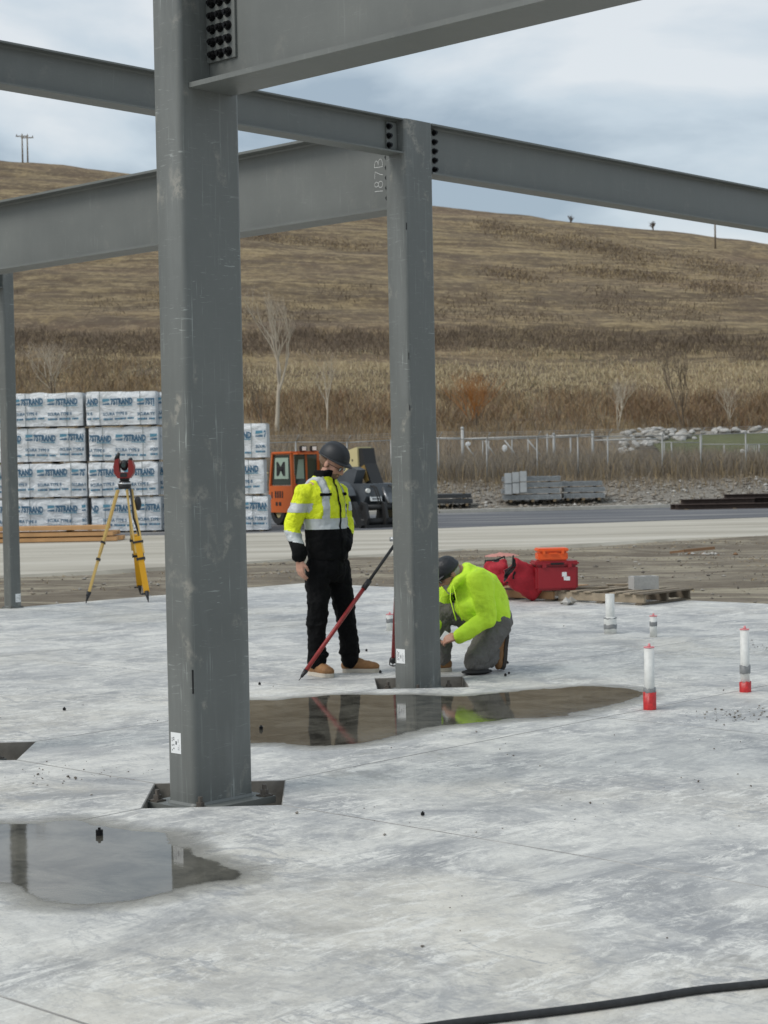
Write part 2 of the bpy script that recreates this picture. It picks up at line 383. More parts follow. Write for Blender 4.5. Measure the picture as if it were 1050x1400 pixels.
mpw = t.n('ShaderNodeMapping'); mpw.inputs['Location'].default_value = (4.2, 1.7, 0); t.l(t.tc.outputs['Object'], mpw.inputs['Vector']); t.l(mpw.outputs[0], wv_.inputs['Vector'])
c = t.mix(t.math('MULTIPLY', t.ramp(wv_.outputs['Fac'], [(0.80, 0.0), (0.97, 0.35)]), mB), c, (0.27, 0.275, 0.28))
c = t.mix(t.math('MULTIPLY', t.ramp(N2, [(0.505, 0.0), (0.56, 0.80)]), mA), c, (0.74, 0.727, 0.672))       # chalky laitance, drawn by the trowel
c = t.mix(t.math('MULTIPLY', t.ramp(N3, [(0.44, 0.8), (0.485, 0.0)]), mB), c, (0.30, 0.305, 0.31))          # dark burnished passes
c = t.mix(t.math('MULTIPLY', t.ramp(N4, [(0.53, 0.0), (0.57, 0.50)]), mA), c, (0.76, 0.748, 0.70))
c = t.mix(t.math('MULTIPLY', t.ramp(N4, [(0.42, 0.55), (0.455, 0.0)]), mB), c, (0.27, 0.275, 0.28))
c = t.mix(t.ramp(N5, [(0.39, 0.35), (0.43, 0.0)]), c, (0.27, 0.272, 0.272))
c = t.mix(t.ramp(N5, [(0.58, 0.0), (0.62, 0.35)]), c, (0.78, 0.77, 0.73))
crk = t.noise(t.coord((1, 1, 1), (0, 0, 1.1)), 0.9, 8, 0.66, 1.5)
c = t.mix(t.ramp(crk, [(0.488, 0.0), (0.5, 0.35), (0.512, 0.0)]), c, (0.30, 0.305, 0.305))
stn = t.noise(v, 1.1, 7, 0.7, 0.4)
c = t.mix(t.ramp(stn, [(0.62, 0.0), (0.70, 0.65)]), c, (0.27, 0.262, 0.235))
speck = t.ramp(t.noise(v, 150, 2, 0.5), [(0.24, 0.8), (0.31, 0.0)])
c = t.mix(speck, c, (0.16, 0.16, 0.155))
t.color(c); t.rough(t.ramp(med, [(0.3, 0.48), (0.7, 0.75)]))
t.bump(t.math('ADD', t.math('MULTIPLY', sw, 0.8), t.math('MULTIPLY', fine, 0.3)), 0.22, 0.006)
grainy('joint_edge', (0.27, 0.265, 0.25), 0.9, 0.6, 5, 0.3, 0.01)
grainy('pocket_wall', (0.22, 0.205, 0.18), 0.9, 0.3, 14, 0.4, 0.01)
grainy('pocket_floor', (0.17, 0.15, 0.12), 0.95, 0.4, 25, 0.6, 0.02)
UE = [-15, -10.2, -6.572, -3.915, -0.683, 2.6, 5.80, U_MAX]
VE = [-15, -9.2, -2.15, 0.0, 4.3, V_MAX]
HD, GAP, TH = 0.465, 0.002, 0.16
slab = thing('slab', 'pale mottled concrete floor slab with sawn joints', 'slab', G0, YAW)
for k in ('label', 'category'): del slab[k]
slab['kind'] = 'structure'
POCK = [C1, C2, C4]
for i in range(len(UE)-1):
    for j in range(len(VE)-1):
        u0, u1, v0, v1 = UE[i]+GAP, UE[i+1]-GAP, VE[j]+GAP, VE[j+1]-GAP
        poly = []
        cs = [(u0, v0), (u1, v0), (u1, v1), (u0, v1)]
        for k in range(4):
            (ax, ay), (bx, by) = cs[k], cs[(k+1) % 4]
            pk = [p for p in POCK if math.hypot(p[0]-ax, p[1]-ay) < 0.05]
            dx, dy = (bx-ax), (by-ay); L = math.hypot(dx, dy); dx, dy = dx/L, dy/L
            if pk: poly.append((ax+dx*HD, ay+dy*HD))
            else: poly.append((ax, ay))
            for p in POCK:                                        # a pocket on the side of the panel
                s_ = (p[0]-ax)*dx+(p[1]-ay)*dy; off = abs((p[0]-ax)*dy-(p[1]-ay)*dx)
                if off < 0.05 and HD < s_ < L-HD:
                    poly += [(ax+dx*(s_-HD), ay+dy*(s_-HD)), (ax+dx*s_-dy*HD, ay+dy*s_+dx*HD), (ax+dx*(s_+HD), ay+dy*(s_+HD))]
            if [p for p in POCK if math.hypot(p[0]-bx, p[1]-by) < 0.05]: poly.append((bx-dx*HD, by-dy*HD))
        mb = MB(); n = len(poly)
        # slight easing at every edge
        ins = []
        for q in range(n):
            p0, p1, p2 = Vector(poly[q-1]), Vector(poly[q]), Vector(poly[(q+1) % n])
            d1, d2 = (p1-p0).normalized(), (p2-p1).normalized(); nn = Vector((-d1.y-d2.y, d1.x+d2.x)); nn.normalize()
            ins.append(p1+nn*0.006)
        vs = [(p[0], p[1], -TH) for p in poly]+[(p[0], p[1], -0.003) for p in poly]+[(p.x, p.y, 0.0) for p in ins]
        fs = [(q, (q+1) % n, n+(q+1) % n, n+q) for q in range(n)]
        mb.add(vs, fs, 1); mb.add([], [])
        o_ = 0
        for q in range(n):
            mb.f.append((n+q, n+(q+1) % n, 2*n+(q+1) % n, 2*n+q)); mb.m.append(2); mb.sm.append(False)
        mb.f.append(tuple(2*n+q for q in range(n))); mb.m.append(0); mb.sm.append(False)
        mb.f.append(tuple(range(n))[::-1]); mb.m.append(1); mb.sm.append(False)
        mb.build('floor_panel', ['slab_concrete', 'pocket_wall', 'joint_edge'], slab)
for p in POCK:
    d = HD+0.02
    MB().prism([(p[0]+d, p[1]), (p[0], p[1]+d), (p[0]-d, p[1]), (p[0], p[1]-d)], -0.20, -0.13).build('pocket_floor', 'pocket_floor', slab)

# ---- standing water
def puddle(pts, name, label):
    P = [ground(px, py, 0.0) for px, py in pts]; n = len(P)
    # refine the shore
    ring = []
    for i in range(n):
        p0, p1, p2, p3 = P[i-1], P[i], P[(i+1) % n], P[(i+2) % n]
        for k in range(8):
            s_ = k/8
            q = 0.5*((2*p1)+(p2-p0)*s_+(2*p0-5*p1+4*p2-p3)*s_*s_+(3*p1-p0-3*p2+p3)*s_**3)
            ring.append(q)
    cx = sum(q.x for q in ring)/len(ring); cy = sum(q.y for q in ring)/len(ring)
    for q in ring:
        d = Vector((q.x-cx, q.y-cy, 0)).normalized(); q += d*0.05*fbm(q.x*3.1, q.y*3.1, 3); q.z = 0
    poly = [(q.x, q.y) for q in ring]
    def inside(x, y):
        r_ = False; j = len(poly)-1
        for i in range(len(poly)):
            if (poly[i][1] > y) != (poly[j][1] > y) and x < (poly[j][0]-poly[i][0])*(y-poly[i][1])/(poly[j][1]-poly[i][1])+poly[i][0]: r_ = not r_
            j = i
        return r_
    def dist(x, y):
        b = 9
        for i in range(len(poly)):
            (x0, y0), (x1, y1) = poly[i-1], poly[i]; dx, dy = x1-x0, y1-y0
            s_ = max(0, min(1, ((x-x0)*dx+(y-y0)*dy)/(dx*dx+dy*dy+1e-9))); b = min(b, math.hypot(x-x0-s_*dx, y-y0-s_*dy))
        return b
    mg, st = 0.22, 0.035
    xs = rng(min(p[0] for p in poly)-mg, max(p[0] for p in poly)+mg, st); ys = rng(min(p[1] for p in poly)-mg, max(p[1] for p in poly)+mg, st)
    mb = MB(); sdv = []
    idx = {}
    D = [[(dist(x, y)*(1 if inside(x, y) else -1)) for x in xs] for y in ys]
    for j in range(len(ys)-1):
        for i in range(len(xs)-1):
            if max(D[j][i], D[j][i+1], D[j+1][i], D[j+1][i+1]) < -0.2: continue
            f_ = []
            for (a_, b_) in ((i, j), (i+1, j), (i+1, j+1), (i, j+1)):
                if (a_, b_) not in idx:
                    idx[(a_, b_)] = len(mb.v); mb.v.append((xs[a_], ys[b_], 0.004)); sdv.append(D[b_][a_])
                f_.append(idx[(a_, b_)])
            mb.f.append(tuple(f_)); mb.m.append(0); mb.sm.append(True)
    o = mb.build(name, 'puddle_water')
    at_ = o.data.attributes.new('shore', 'FLOAT', 'POINT'); at_.data.foreach_set('value', sdv)
    o['kind'] = 'structure'; return o
# water over wet concrete, thinning out to a damp rim and then to bare slab
ma = mat('puddle_water', (0.10, 0.095, 0.08), 0.03); t = NT(ma); v = t.coord()
att = t.n('ShaderNodeAttribute', attribute_name='shore'); s_ = att.outputs['Fac']
wob = t.math('MULTIPLY', t.math('SUBTRACT', t.noise(v, 5.5, 5, 0.65), 0.5), 0.16)
sh = t.math('ADD', s_, wob)
deep = t.ramp(sh, [(0.0, 0.0), (0.02, 1.0)]); damp = t.ramp(t.math('ADD', sh, 0.17), [(0.01, 0.0), (0.16, 1.0)])
bed = t.ramp(t.noise(v, 3.0, 8, 0.75, 0.7), [(0.38, (0.04, 0.037, 0.03)), (0.62, (0.14, 0.13, 0.105))])
t.color(t.mix(deep, (0.30, 0.29, 0.255), bed))
t.rough(t.ramp(deep, [(0.0, 0.45), (1.0, 0.045)]))
t.b.inputs['IOR'].default_value = 1.33
t.bump(t.math('ADD', t.noise(v, 4.0, 2), t.math('MULTIPLY', t.noise(t.coord((1, 2.5, 1)), 22.0, 3), 0.35)), 0.035, 0.01)
tr = t.n('ShaderNodeBsdfTransparent'); mx = t.n('ShaderNodeMixShader')
outn = [q for q in t.t.nodes if q.type == 'OUTPUT_MATERIAL'][0]
t.l(t.math('MULTIPLY', t.math('ADD', t.math('MULTIPLY', damp, 0.6), t.math('MULTIPLY', deep, 0.4)), 1.0), mx.inputs[0])
t.l(tr.outputs[0], mx.inputs[1]); t.l(t.b.outputs[0], mx.inputs[2]); t.l(mx.outputs[0], outn.inputs['Surface'])
puddle([(300, 962), (380, 957), (470, 950), (560, 951), (640, 952), (720, 944), (800, 939), (862, 941), (878, 950), (845, 963), (800, 972), (770, 980), (700, 984), (640, 990), (585, 996), (545, 1007), (500, 1016), (440, 1021), (380, 1018), (300, 1010)], 'puddle', '')
puddle([(-90, 1132), (-20, 1128), (60, 1125), (115, 1123), (150, 1131), (200, 1136), (232, 1142), (255, 1160), (290, 1176), (326, 1192), (322, 1203), (270, 1212), (240, 1218), (190, 1229), (120, 1238), (70, 1235), (35, 1222), (15, 1208), (-30, 1203), (-90, 1196)], 'puddle', '')
# ================================================================ steel frame
def rounded_rect(wu, wv, r, n=9):
    h, g = wu/2-r, wv/2-r; pts = []
    for k, (sx_, sy_) in enumerate(((1, 1), (-1, 1), (-1, -1), (1, -1))):
        for i in range(n+1):
            a_ = R(90*k)+R(90)*i/n; pts.append((sx_*h+r*math.cos(a_), sy_*g+r*math.sin(a_)))
    return pts
def hex_bolt(mb, p, d, r=0.019, h=0.016, washer=True, stud=0.0):
    p, d = Vector(p), Vector(d).normalized()
    if washer: mb.tube([p, p+d*0.004], r*1.35, 14, smooth=False)
    mb.tube([p+d*0.004, p+d*(0.004+h)], r, 6, smooth=False)
    if stud: mb.tube([p+d*h, p+d*(h+stud)], r*0.55, 8, smooth=False)
def column(u, v, wu, wv, r, top, label, plate=None, foot=-0.06, bolts=True):
    root = thing('steel_column', label, 'column', grid(u, v, foot), YAW, 'steel columns of the frame'); root['kind'] = 'thing'
    MB().prism(rounded_rect(wu, wv, r), 0.0, top-foot).build('shaft', 'steel_worn', root)
    if plate:
        pl = MB().bbox((0, 0, -0.0185), (plate[0], plate[1], 0.035), 0.002).build('base_plate', 'steel', root)
        g = MB()                                   # fillet weld round the foot
        pr = rounded_rect(wu+0.024, wv+0.024, r+0.012); pr2 = rounded_rect(wu+0.002, wv+0.002, r)
        n = len(pr); g.add([(x, y, -0.0005) for x, y in pr]+[(x, y, 0.012) for x, y in pr2], [(i, (i+1) % n, n+(i+1) % n, n+i) for i in range(n)])
        g.build('weld', 'steel', root)
        k, k2 = plate[0]/2-0.04, plate[1]/2-0.04
        for sx_, sy_ in ((1, 1), (-1, 1), (-1, -1), (1, -1)):
            b = MB(); b.box((sx_*k, sy_*k2, 0.003), (0.06, 0.06, 0.008)); hex_bolt(b, (sx_*k, sy_*k2, 0.005), (0, 0, 1), 0.021, 0.022, True, 0.03)
            b.build('anchor_bolt', 'rusty_bolt', pl)
    return root
c1 = column(C1[0]-0.016, C1[1]+0.017, 0.385, 0.205, 0.030, 4.62, 'thick grey steel column with white label beside the dark puddle and the wide bolted beam', (0.50, 0.40), -0.022)
c2 = column(C2[0]-0.013, C2[1]+0.014, 0.303, 0.205, 0.026, 4.118, 'grey steel column the two workers are gathered at, three beams meeting at its top', (0.42, 0.38), -0.045)
p3 = ground(17.5, 831); u3, v3 = to_uv(p3.x, p3.y)
c3 = column(u3, v3, 0.152, 0.152, 0.022, 4.118, 'thin grey steel column on the slab edge beside the yellow tripod', (0.19, 0.19), 0.014)
c4 = column(C4[0]-0.045, C4[1]+0.048, 0.303, 0.205, 0.026, 4.118, 'grey steel column in the floor pocket left of the thick column, carrying the shallow beam', (0.42, 0.38), -0.045)

def sticker(root, face, w, du, z, sw, sh, label='white paper tag', peel=0.0):
    # face -1: the side that looks along -u;  face -2: along -v
    mb = MB(); ink = MB(); d = w/2+0.0015
    def P(a_, z_, off=0.0):
        return (-(d+off), a_, z_) if face == -1 else (a_, -(d+off), z_)
    s_ = sw/2
    n = 8; vs = []
    for i in range(n+1):
        f_ = i/n; vs += [P(du-s_+sw*f_, z, peel*(1-f_)**3), P(du-s_+sw*f_, z+sh, peel*(1-f_)**3*0.6)]
    for i in range(n): mb.add(vs[2*i:2*i+4], [(0, 2, 3, 1)])
    b = mb.build('label_sticker', 'white_label', root)
    for (a0, a1, z0, z1) in ((0.12, 0.17, 0.12, 0.9), (0.26, 0.34, 0.2, 0.8), (0.46, 0.60, 0.36, 0.60), (0.72, 0.75, 0.08, 0.72), (0.82, 0.84, 0.1, 0.6)):
        for k in range(7):
            if random.random() < 0.25: continue
            za, zb = z0+(z1-z0)*k/7, z0+(z1-z0)*(k+0.72)/7
            ink.add([P(du+s_-sw*a0, z+sh*za, 0.0012), P(du+s_-sw*a1, z+sh*za, 0.0012), P(du+s_-sw*a1, z+sh*zb, 0.0012), P(du+s_-sw*a0, z+sh*zb, 0.0012)], [(0, 1, 2, 3)])
    if face and ink.v: tag(ink.build('print', 'label_ink', b), kind='stuff')
sticker(c1, -1, 0.385, 0.030, 0.245, 0.075, 0.102)
sticker(c2, -1, 0.303, 0.032, 0.20, 0.085, 0.105)
sticker(c3, -2, 0.152, 0.025, 0.055, 0.075, 0.10)

def ibeam(a_, b_, top, depth, bf, tf, tw, label, trim0=(0, 0), trim1=(0, 0)):
    # a_, b_: (u, v) of the two ends; profile across the run
    A, B = grid(*a_), grid(*b_); d = (B-A); L = d.length; rz = math.atan2(d.y, d.x)
    root = thing('steel_beam', label, 'beam', (A.x, A.y, top-depth), rz, 'grey wide-flange beams of the frame'); root['kind'] = 'thing'
    h = depth; f_ = bf/2; w = tw/2; k = 0.012
    prof = [(-f_, 0), (f_, 0), (f_, tf), (w+k, tf), (w, tf+k), (w, h-tf-k), (w+k, h-tf), (f_, h-tf), (f_, h), (-f_, h), (-f_, h-tf), (-w-k, h-tf), (-w, h-tf-k), (-w, tf+k), (-w-k, tf), (-f_, tf)]
    n = len(prof); mb = MB()
    vs = [(0, y, z) for y, z in prof]+[(L, y, z) for y, z in prof]
    mb.add(vs, [(i, n+i, n+(i+1) % n, (i+1) % n) for i in range(n)]+[tuple(range(n)), tuple(range(n, 2*n))[::-1]])
    mb.build('i_section', 'steel', root)
    return root, L
# A: shallow beam from the pocket column to the middle column
bA, LA = ibeam((C4[0]+0.152, 0), (-0.166, 0), 4.118, 0.252, 0.150, 0.011, 0.009, 'shallow grey steel beam passing behind the thick column to the middle column')
# R: beam leaving the middle column to the far side
bR, LR = ibeam((0.140, 0), (9.2, 0), 4.120, 0.372, 0.165, 0.014, 0.010, 'grey steel beam running from the middle column out over the red tool boxes')
# B: deep beam on the white tag side with the chalk number
bB, LB = ibeam((0, 0.118), (0, 9.6), 4.120, 0.632, 0.250, 0.019, 0.012, 'deep grey steel beam marked 187B in chalk beside the middle column')
# T: deep beam bolted to the thick column, coming towards the photographer
bT, LT = ibeam((C1[0]-0.012, C1[1]-0.088), (C1[0]-0.012, C1[1]-9.5), 4.235, 0.80, 0.285, 0.024, 0.014, 'wide grey steel beam bolted with many black bolts to the thick column')
# small beam on the thin column
u3s = u3-0.078
bS, LS = ibeam((u3s, v3), (u3s-6.0, v3), 4.118, 0.32, 0.13, 0.012, 0.009, 'slim grey steel beam leaving the thin column at the slab edge')

def connection(root, x0, x1, z0, z1, ysign, tw, cols, rows, mat_='bolt_black', r=0.019):
    t_ = 0.012; y = ysign*(tw/2+t_/2)
    pl = MB().bbox(((x0+x1)/2, y, (z0+z1)/2), (x1-x0, t_, z1-z0), 0.0015).build('shear_plate', 'steel', root)
    for cx in cols:
        for rz_ in rows:
            b = MB(); hex_bolt(b, (cx, y+ysign*t_/2, rz_), (0, ysign, 0), r, 0.020, True, 0.014); b.build('bolt', mat_, pl)
# beam T: local x runs along -v, so the side seen (-u) is local -y ... +y checked by the run direction
connection(bT, -0.012, 0.200, 0.132, 0.73, -1, 0.014, (0.042, 0.098, 0.154), [0.165+0.062*i for i in range(9)], r=0.0175)
connection(bA, LA-0.115, LA-0.004, 0.028, 0.225, -1, 0.009, (LA-0.092,), (0.055, 0.122, 0.19), r=0.018)
connection(bR, 0.004, 0.115, 0.03, 0.342, -1, 0.010, (0.095,), (0.05, 0.118, 0.186, 0.254, 0.322), r=0.018)
connection(bB, 0.004, 0.118, 0.05, 0.58, 1, 0.012, (0.092,), [0.10+0.075*i for i in range(6)], r=0.019)

# chalk number 187B on the deep beam, written upwards
def stroke(mb, pts, w, close=False):
    pts = [Vector(p) for p in pts]
    if close: pts = pts+[pts[0]]
    n = len(pts); L_ = []
    for i, p in enumerate(pts):
        d = (pts[min(i+1, n-1)]-pts[max(i-1, 0)]).normalized(); nn = Vector((-d.y, d.x)); L_.append((p+nn*w/2, p-nn*w/2))
    return L_
def chalk(root, glyphs, place, w, name='chalk_number', m_='chalk_white'):
    mb = MB()
    for g in glyphs:
        L_ = stroke(mb, g, w)
        vs = [place(q) for pr in L_ for q in pr]
        mb.add(vs, [(2*i, 2*i+1, 2*i+3, 2*i+2) for i in range(len(L_)-1)])
    return tag(mb.build(name, m_, root), kind='stuff')
def arc(cx, cy, rx, ry, a0, a1, n=12): return [(cx+rx*math.cos(R(a0+(a1-a0)*i/n)), cy+ry*math.sin(R(a0+(a1-a0)*i/n))) for i in range(n+1)]
S = 0.088                                     # glyph box: x along the writing, y up the glyph
g187 = [[(0.00, 0.0), (0.02, 0.5), (0.03, 1.0)],
        arc(0.42, 0.27, 0.19, 0.27, 95, 455), arc(0.44, 0.76, 0.15, 0.23, -90, 270),
        [(0.80, 0.98), (1.22, 0.92), (1.12, 0.6), (1.02, 0.3), (0.97, -0.02)],
        [(1.48, 0.98), (1.46, 0.5), (1.47, 0.0)], [(1.46, 0.98)]+arc(1.56, 0.75, 0.30, 0.24, 80, -85)+arc(1.56, 0.26, 0.38, 0.27, 85, -90)+[(1.46, 0.02)]]
# beam B local: x along +v from the column, z up; the seen face is +y (towards -u); writing runs up (+z), glyph tops towards +x
chalk(bB, [[(x_, y_) for x_, y_ in g] for g in g187], lambda q: (0.165+q.y*S*0.95, 0.0085, 0.165+q.x*S*1.4), 0.026)
# faint marks and a seam on the thick column
cm = [[(0.0, 1.0), (0.5, 1.0), (0.35, 0.5), (0.3, 0.0)], [(0.25, 0.55), (0.55, 0.5)], [(-0.6, 0.95), (-0.25, 1.0)]]
chalk(c1, cm, lambda q: (-0.1940, 0.030-q.x*0.045, 3.56+q.y*0.055), 0.006, 'chalk_mark', 'chalk_faint')
chalk(c1, [[(0, 0), (1, 0.02)], [(0.1, -0.5), (0.35, -0.5)]], lambda q: (-0.1940, 0.07-q.x*0.06, 3.12+q.y*0.1), 0.004, 'chalk_mark', 'chalk_faint')
chalk(c1, [[(0, 0), (1, -0.06)]], lambda q: (-0.1940, 0.07-q.x*0.13, 0.66+q.y*0.1), 0.004, 'chalk_mark', 'chalk_faint')
sm_ = MB(); sm_.bar((-0.1838, -0.0938, 0.545), (-0.1838, -0.0938, 0.660), 0.006, 0.006); sm_.build('weld_seam', 'gap_dark', c1)
for z0, z1 in ((3.36, 3.41), (2.42, 2.47), (2.05, 2.09)):
    q = MB(); q.bar((-0.1440, -0.0950, z0), (-0.1440, -0.0950, z1), 0.004, 0.005); q.build('weld_seam', 'gap_dark', c2)
# ================================================================ background
def hit(px, py, y0=40.0, y1=320.0):
    d = ray(px, py); y = max(y0, 66.0)
    while y < y1:
        p = CAM+d*(y/d.y)
        if p.z < height(p.x, p.y):
            for k in range(3):
                p = CAM+d*((y-0.5)/d.y)
                if p.z < height(p.x, p.y): y -= 0.5
            p = CAM+d*(y/d.y); return Vector((p.x, p.y, height(p.x, p.y)))
        y += 2.0
    return None
def terrain(x, y): return Vector((x, y, height(x, y)))

def blades(name, m_, pts, hmin, hmax, w, lean=0.35, per=1, spread=0.3, seed=1):
    rnd = random.Random(seed); mb = MB()
    for p in pts:
        for k in range(per):
            q = Vector((p[0]+rnd.gauss(0, spread), p[1]+rnd.gauss(0, spread), 0)); q.z = height(q.x, q.y)-0.03
            h = rnd.uniform(hmin, hmax); a_ = rnd.uniform(0, 6.28); ww = w*rnd.uniform(0.6, 1.4)
            dx = Vector((math.cos(a_), math.sin(a_)*0.5, 0))*ww; ln = Vector((rnd.gauss(0, lean), rnd.gauss(0, lean), 0))*h
            i = len(mb.v); mid = q+ln*0.35+Vector((0, 0, h*0.62))
            mb.v += [tuple(q-dx), tuple(q+dx), tuple(mid+dx*0.7), tuple(mid-dx*0.7), tuple(q+ln+Vector((0, 0, h)))]
            mb.f += [(i, i+1, i+2, i+3), (i+3, i+2, i+4)]; mi = rnd.randrange(len(m_)); mb.m += [mi, mi]; mb.sm += [False, False]
    o = mb.build(name, m_); return tag(o, kind='stuff')
for nm, c in (('straw_a', (0.44, 0.35, 0.205)), ('straw_b', (0.33, 0.25, 0.14)), ('straw_c', (0.52, 0.43, 0.275)), ('brown_a', (0.185, 0.14, 0.10)), ('brown_b', (0.235, 0.185, 0.13)),
              ('brown_c', (0.14, 0.108, 0.082)), ('rust_a', (0.235, 0.14, 0.08)), ('rust_b', (0.30, 0.205, 0.11)), ('weed_a', (0.21, 0.17, 0.125)), ('weed_b', (0.29, 0.245, 0.185)),
              ('weed_c', (0.15, 0.118, 0.085)), ('orange_twig', (0.36, 0.155, 0.045)), ('bark', (0.50, 0.44, 0.35)), ('bark_dark', (0.17, 0.135, 0.10)), ('lawn_green', (0.085, 0.115, 0.025)), ('sage', (0.20, 0.19, 0.12))):
    mat(nm, c, 0.9, spec=0.2)
rnd = random.Random(11)
wp2 = None
def zone(n, xa, xb, ya, yb, edge=0.0):
    r_ = []
    while len(r_) < n:
        px, py = rnd.uniform(xa, xb), rnd.uniform(ya, yb)
        if edge: py += edge*fbm(px*0.012, ya*0.1)
        p = hit(px, py)
        if p: r_.append(p)
    return r_
def thinned(n, xa, xb, ya, yb, sc, thr, edge=0.0):                # clustered by a noise field
    r_ = []; tries = 0
    while len(r_) < n and tries < n*12:
        tries += 1
        px, py = rnd.uniform(xa, xb), rnd.uniform(ya, yb)
        if fbm(px*sc, py*sc*2.2, 21) < thr: continue
        p = hit(px, py)
        if p: r_.append(p)
    return r_
blades('dry_grass', ['straw_a', 'straw_b', 'straw_c', 'sage'], thinned(2200, -60, 1110, 480, 565, 0.012, 0.0), 0.12, 0.34, 0.022, 0.6, 6, 0.7, 2)
blades('dry_grass', ['straw_a', 'straw_c', 'straw_c'], zone(1500, 330, 1110, 500, 540, 6), 0.18, 0.42, 0.02, 0.5, 7, 0.6, 12)
blades('brown_scrub', ['brown_a', 'brown_b', 'brown_c', 'weed_c'], zone(3600, -60, 1110, 456, 484, 12), 0.15, 0.5, 0.02, 0.6, 8, 0.7, 3)
blades('brown_scrub', ['brown_a', 'brown_b', 'weed_c'], thinned(1300, -60, 1110, 392, 440, 0.010, 0.12), 0.12, 0.35, 0.03, 0.7, 6, 0.9, 4)
for xa, xb, ya, yb, n in ((655, 765, 308, 332, 220), (765, 895, 326, 357, 330), (680, 740, 372, 386, 110), (780, 920, 368, 383, 190), (925, 1025, 350, 380, 170), (955, 1015, 390, 403, 100), (330, 400, 320, 332, 70), (415, 500, 330, 340, 60)):
    pts = []
    for k in range(n):
        u_ = rnd.random(); px = xa+(xb-xa)*u_; py = ya+(yb-ya)*u_+rnd.gauss(0, (yb-ya)*0.22); p = hit(px, py)
        if p: pts.append(p)
    blades('brown_scrub', ['brown_a', 'brown_b', 'straw_b', 'brown_c'], pts, 0.12, 0.40, 0.035, 0.8, 12, 1.5, int(xa))
blades('rust_brush', ['rust_a', 'rust_b', 'brown_b', 'brown_a', 'straw_b'], thinned(2000, 320, 1110, 543, 588, 0.02, -0.12), 0.25, 0.9, 0.016, 0.5, 9, 0.5, 5)
blades('rust_brush', ['rust_a', 'rust_b', 'brown_a'], thinned(700, 840, 1110, 555, 586, 0.02, -0.1), 0.3, 0.9, 0.016, 0.5, 9, 0.5, 6)
blades('rust_brush', ['brown_b', 'rust_b', 'brown_a', 'straw_b'], thinned(1300, -80, 330, 500, 570, 0.02, -0.1), 0.25, 0.8, 0.018, 0.5, 8, 0.6, 16)
wp = []
for k in range(5200):
    x = rnd.uniform(-14, 24); y = rnd.uniform(72.3, 79.5); wp.append((x, y))
blades('dry_weeds', ['weed_a', 'weed_b', 'weed_c', 'straw_b'], wp, 0.4, 1.25, 0.012, 0.30, 9, 0.40, 8)
wp = [(rnd.uniform(-18, 30), rnd.uniform(79.5, 94)) for k in range(4500)]
wp = [q for q in wp if not (q[0] > 11 and 79 < q[1] < 92)]
blades('dry_weeds', ['straw_b', 'brown_b', 'weed_b', 'rust_b', 'brown_a'], wp, 0.3, 0.85, 0.014, 0.4, 8, 0.5, 18)
blades('dry_weeds', ['weed_a', 'weed_b', 'brown_b', 'straw_b'], [(rnd.uniform(-14, 24), 72.6-abs(rnd.gauss(0, 1.9))) for k in range(1500)], 0.12, 0.5, 0.010, 0.5, 6, 0.25, 28)
# straw and tyre-flattened stubble on the dirt beside the slab
gp = []
while len(gp) < 3600:
    x, y = rnd.uniform(-9, 11), rnd.uniform(19, 38); u_, v_ = to_uv(x, y)
    if (u_ > U_MAX+0.05 or v_ > V_MAX+0.05) and fbm(x*0.4, y*0.9, 5) > 0.05: gp.append((x, y))
blades('stubble', ['straw_b', 'weed_b', 'weed_c'], gp, 0.02, 0.07, 0.010, 1.4, 3, 0.12, 9)

# gravel on the bank, stones by the thousand
def stones(name, mats, pts, rmin, rmax, seed=1, sink=0.3):
    r_ = random.Random(seed); mb = MB()
    base = [(1,0,0), (-1,0,0), (0,1,0), (0,-1,0), (0,0,1), (0,0,-1)]
    F = [(0,2,4), (2,1,4), (1,3,4), (3,0,4), (2,0,5), (1,2,5), (3,1,5), (0,3,5)]
    for p in pts:
        s_ = rmin*(rmax/rmin)**(r_.random()**2.2); sc = (s_*r_.uniform(0.7, 1.3), s_*r_.uniform(0.7, 1.3), s_*r_.uniform(0.45, 0.8)); a_ = r_.uniform(0, 6.3)
        i = len(mb.v); c_, s2 = math.cos(a_), math.sin(a_)
        for x, y, z in base:
            j = r_.uniform(0.75, 1.2); x, y, z = x*sc[0]*j+r_.gauss(0, s_*0.12), y*sc[1]*j+r_.gauss(0, s_*0.12), z*sc[2]*j
            mb.v.append((p[0]+x*c_-y*s2, p[1]+x*s2+y*c_, p[2]+z+sc[2]*(1-2*sink)))
        mi = r_.randrange(len(mats))
        for f_ in F: mb.f.append(tuple(i+q for q in f_)); mb.m.append(mi); mb.sm.append(False)
    return tag(mb.build(name, mats), kind='stuff')
for nm, c in (('stone_a', (0.215, 0.195, 0.165)), ('stone_b', (0.30, 0.28, 0.245)), ('stone_c', (0.135, 0.118, 0.098)), ('stone_d', (0.43, 0.415, 0.385)), ('stone_e', (0.29, 0.25, 0.20))):
    grainy(nm, c, 0.9, 0.2, 12, 0.3, 0.01)
stones('bank_gravel', ['stone_a', 'stone_b', 'stone_c', 'stone_e', 'stone_a', 'stone_e', 'stone_b', 'stone_c', 'stone_d'], [terrain(rnd.uniform(-16, 24), rnd.uniform(67.3, 74)) for k in range(11000)], 0.025, 0.13, 3)
dp = []
while len(dp) < 1500:
    x, y = rnd.uniform(-9, 11), rnd.uniform(19, 36); u_, v_ = to_uv(x, y)
    if u_ > U_MAX+0.03 or v_ > V_MAX+0.03: dp.append(terrain(x, y))
stones('dirt_pebbles', ['stone_a', 'stone_c', 'stone_e', 'stone_b'], dp, 0.008, 0.05, 4)

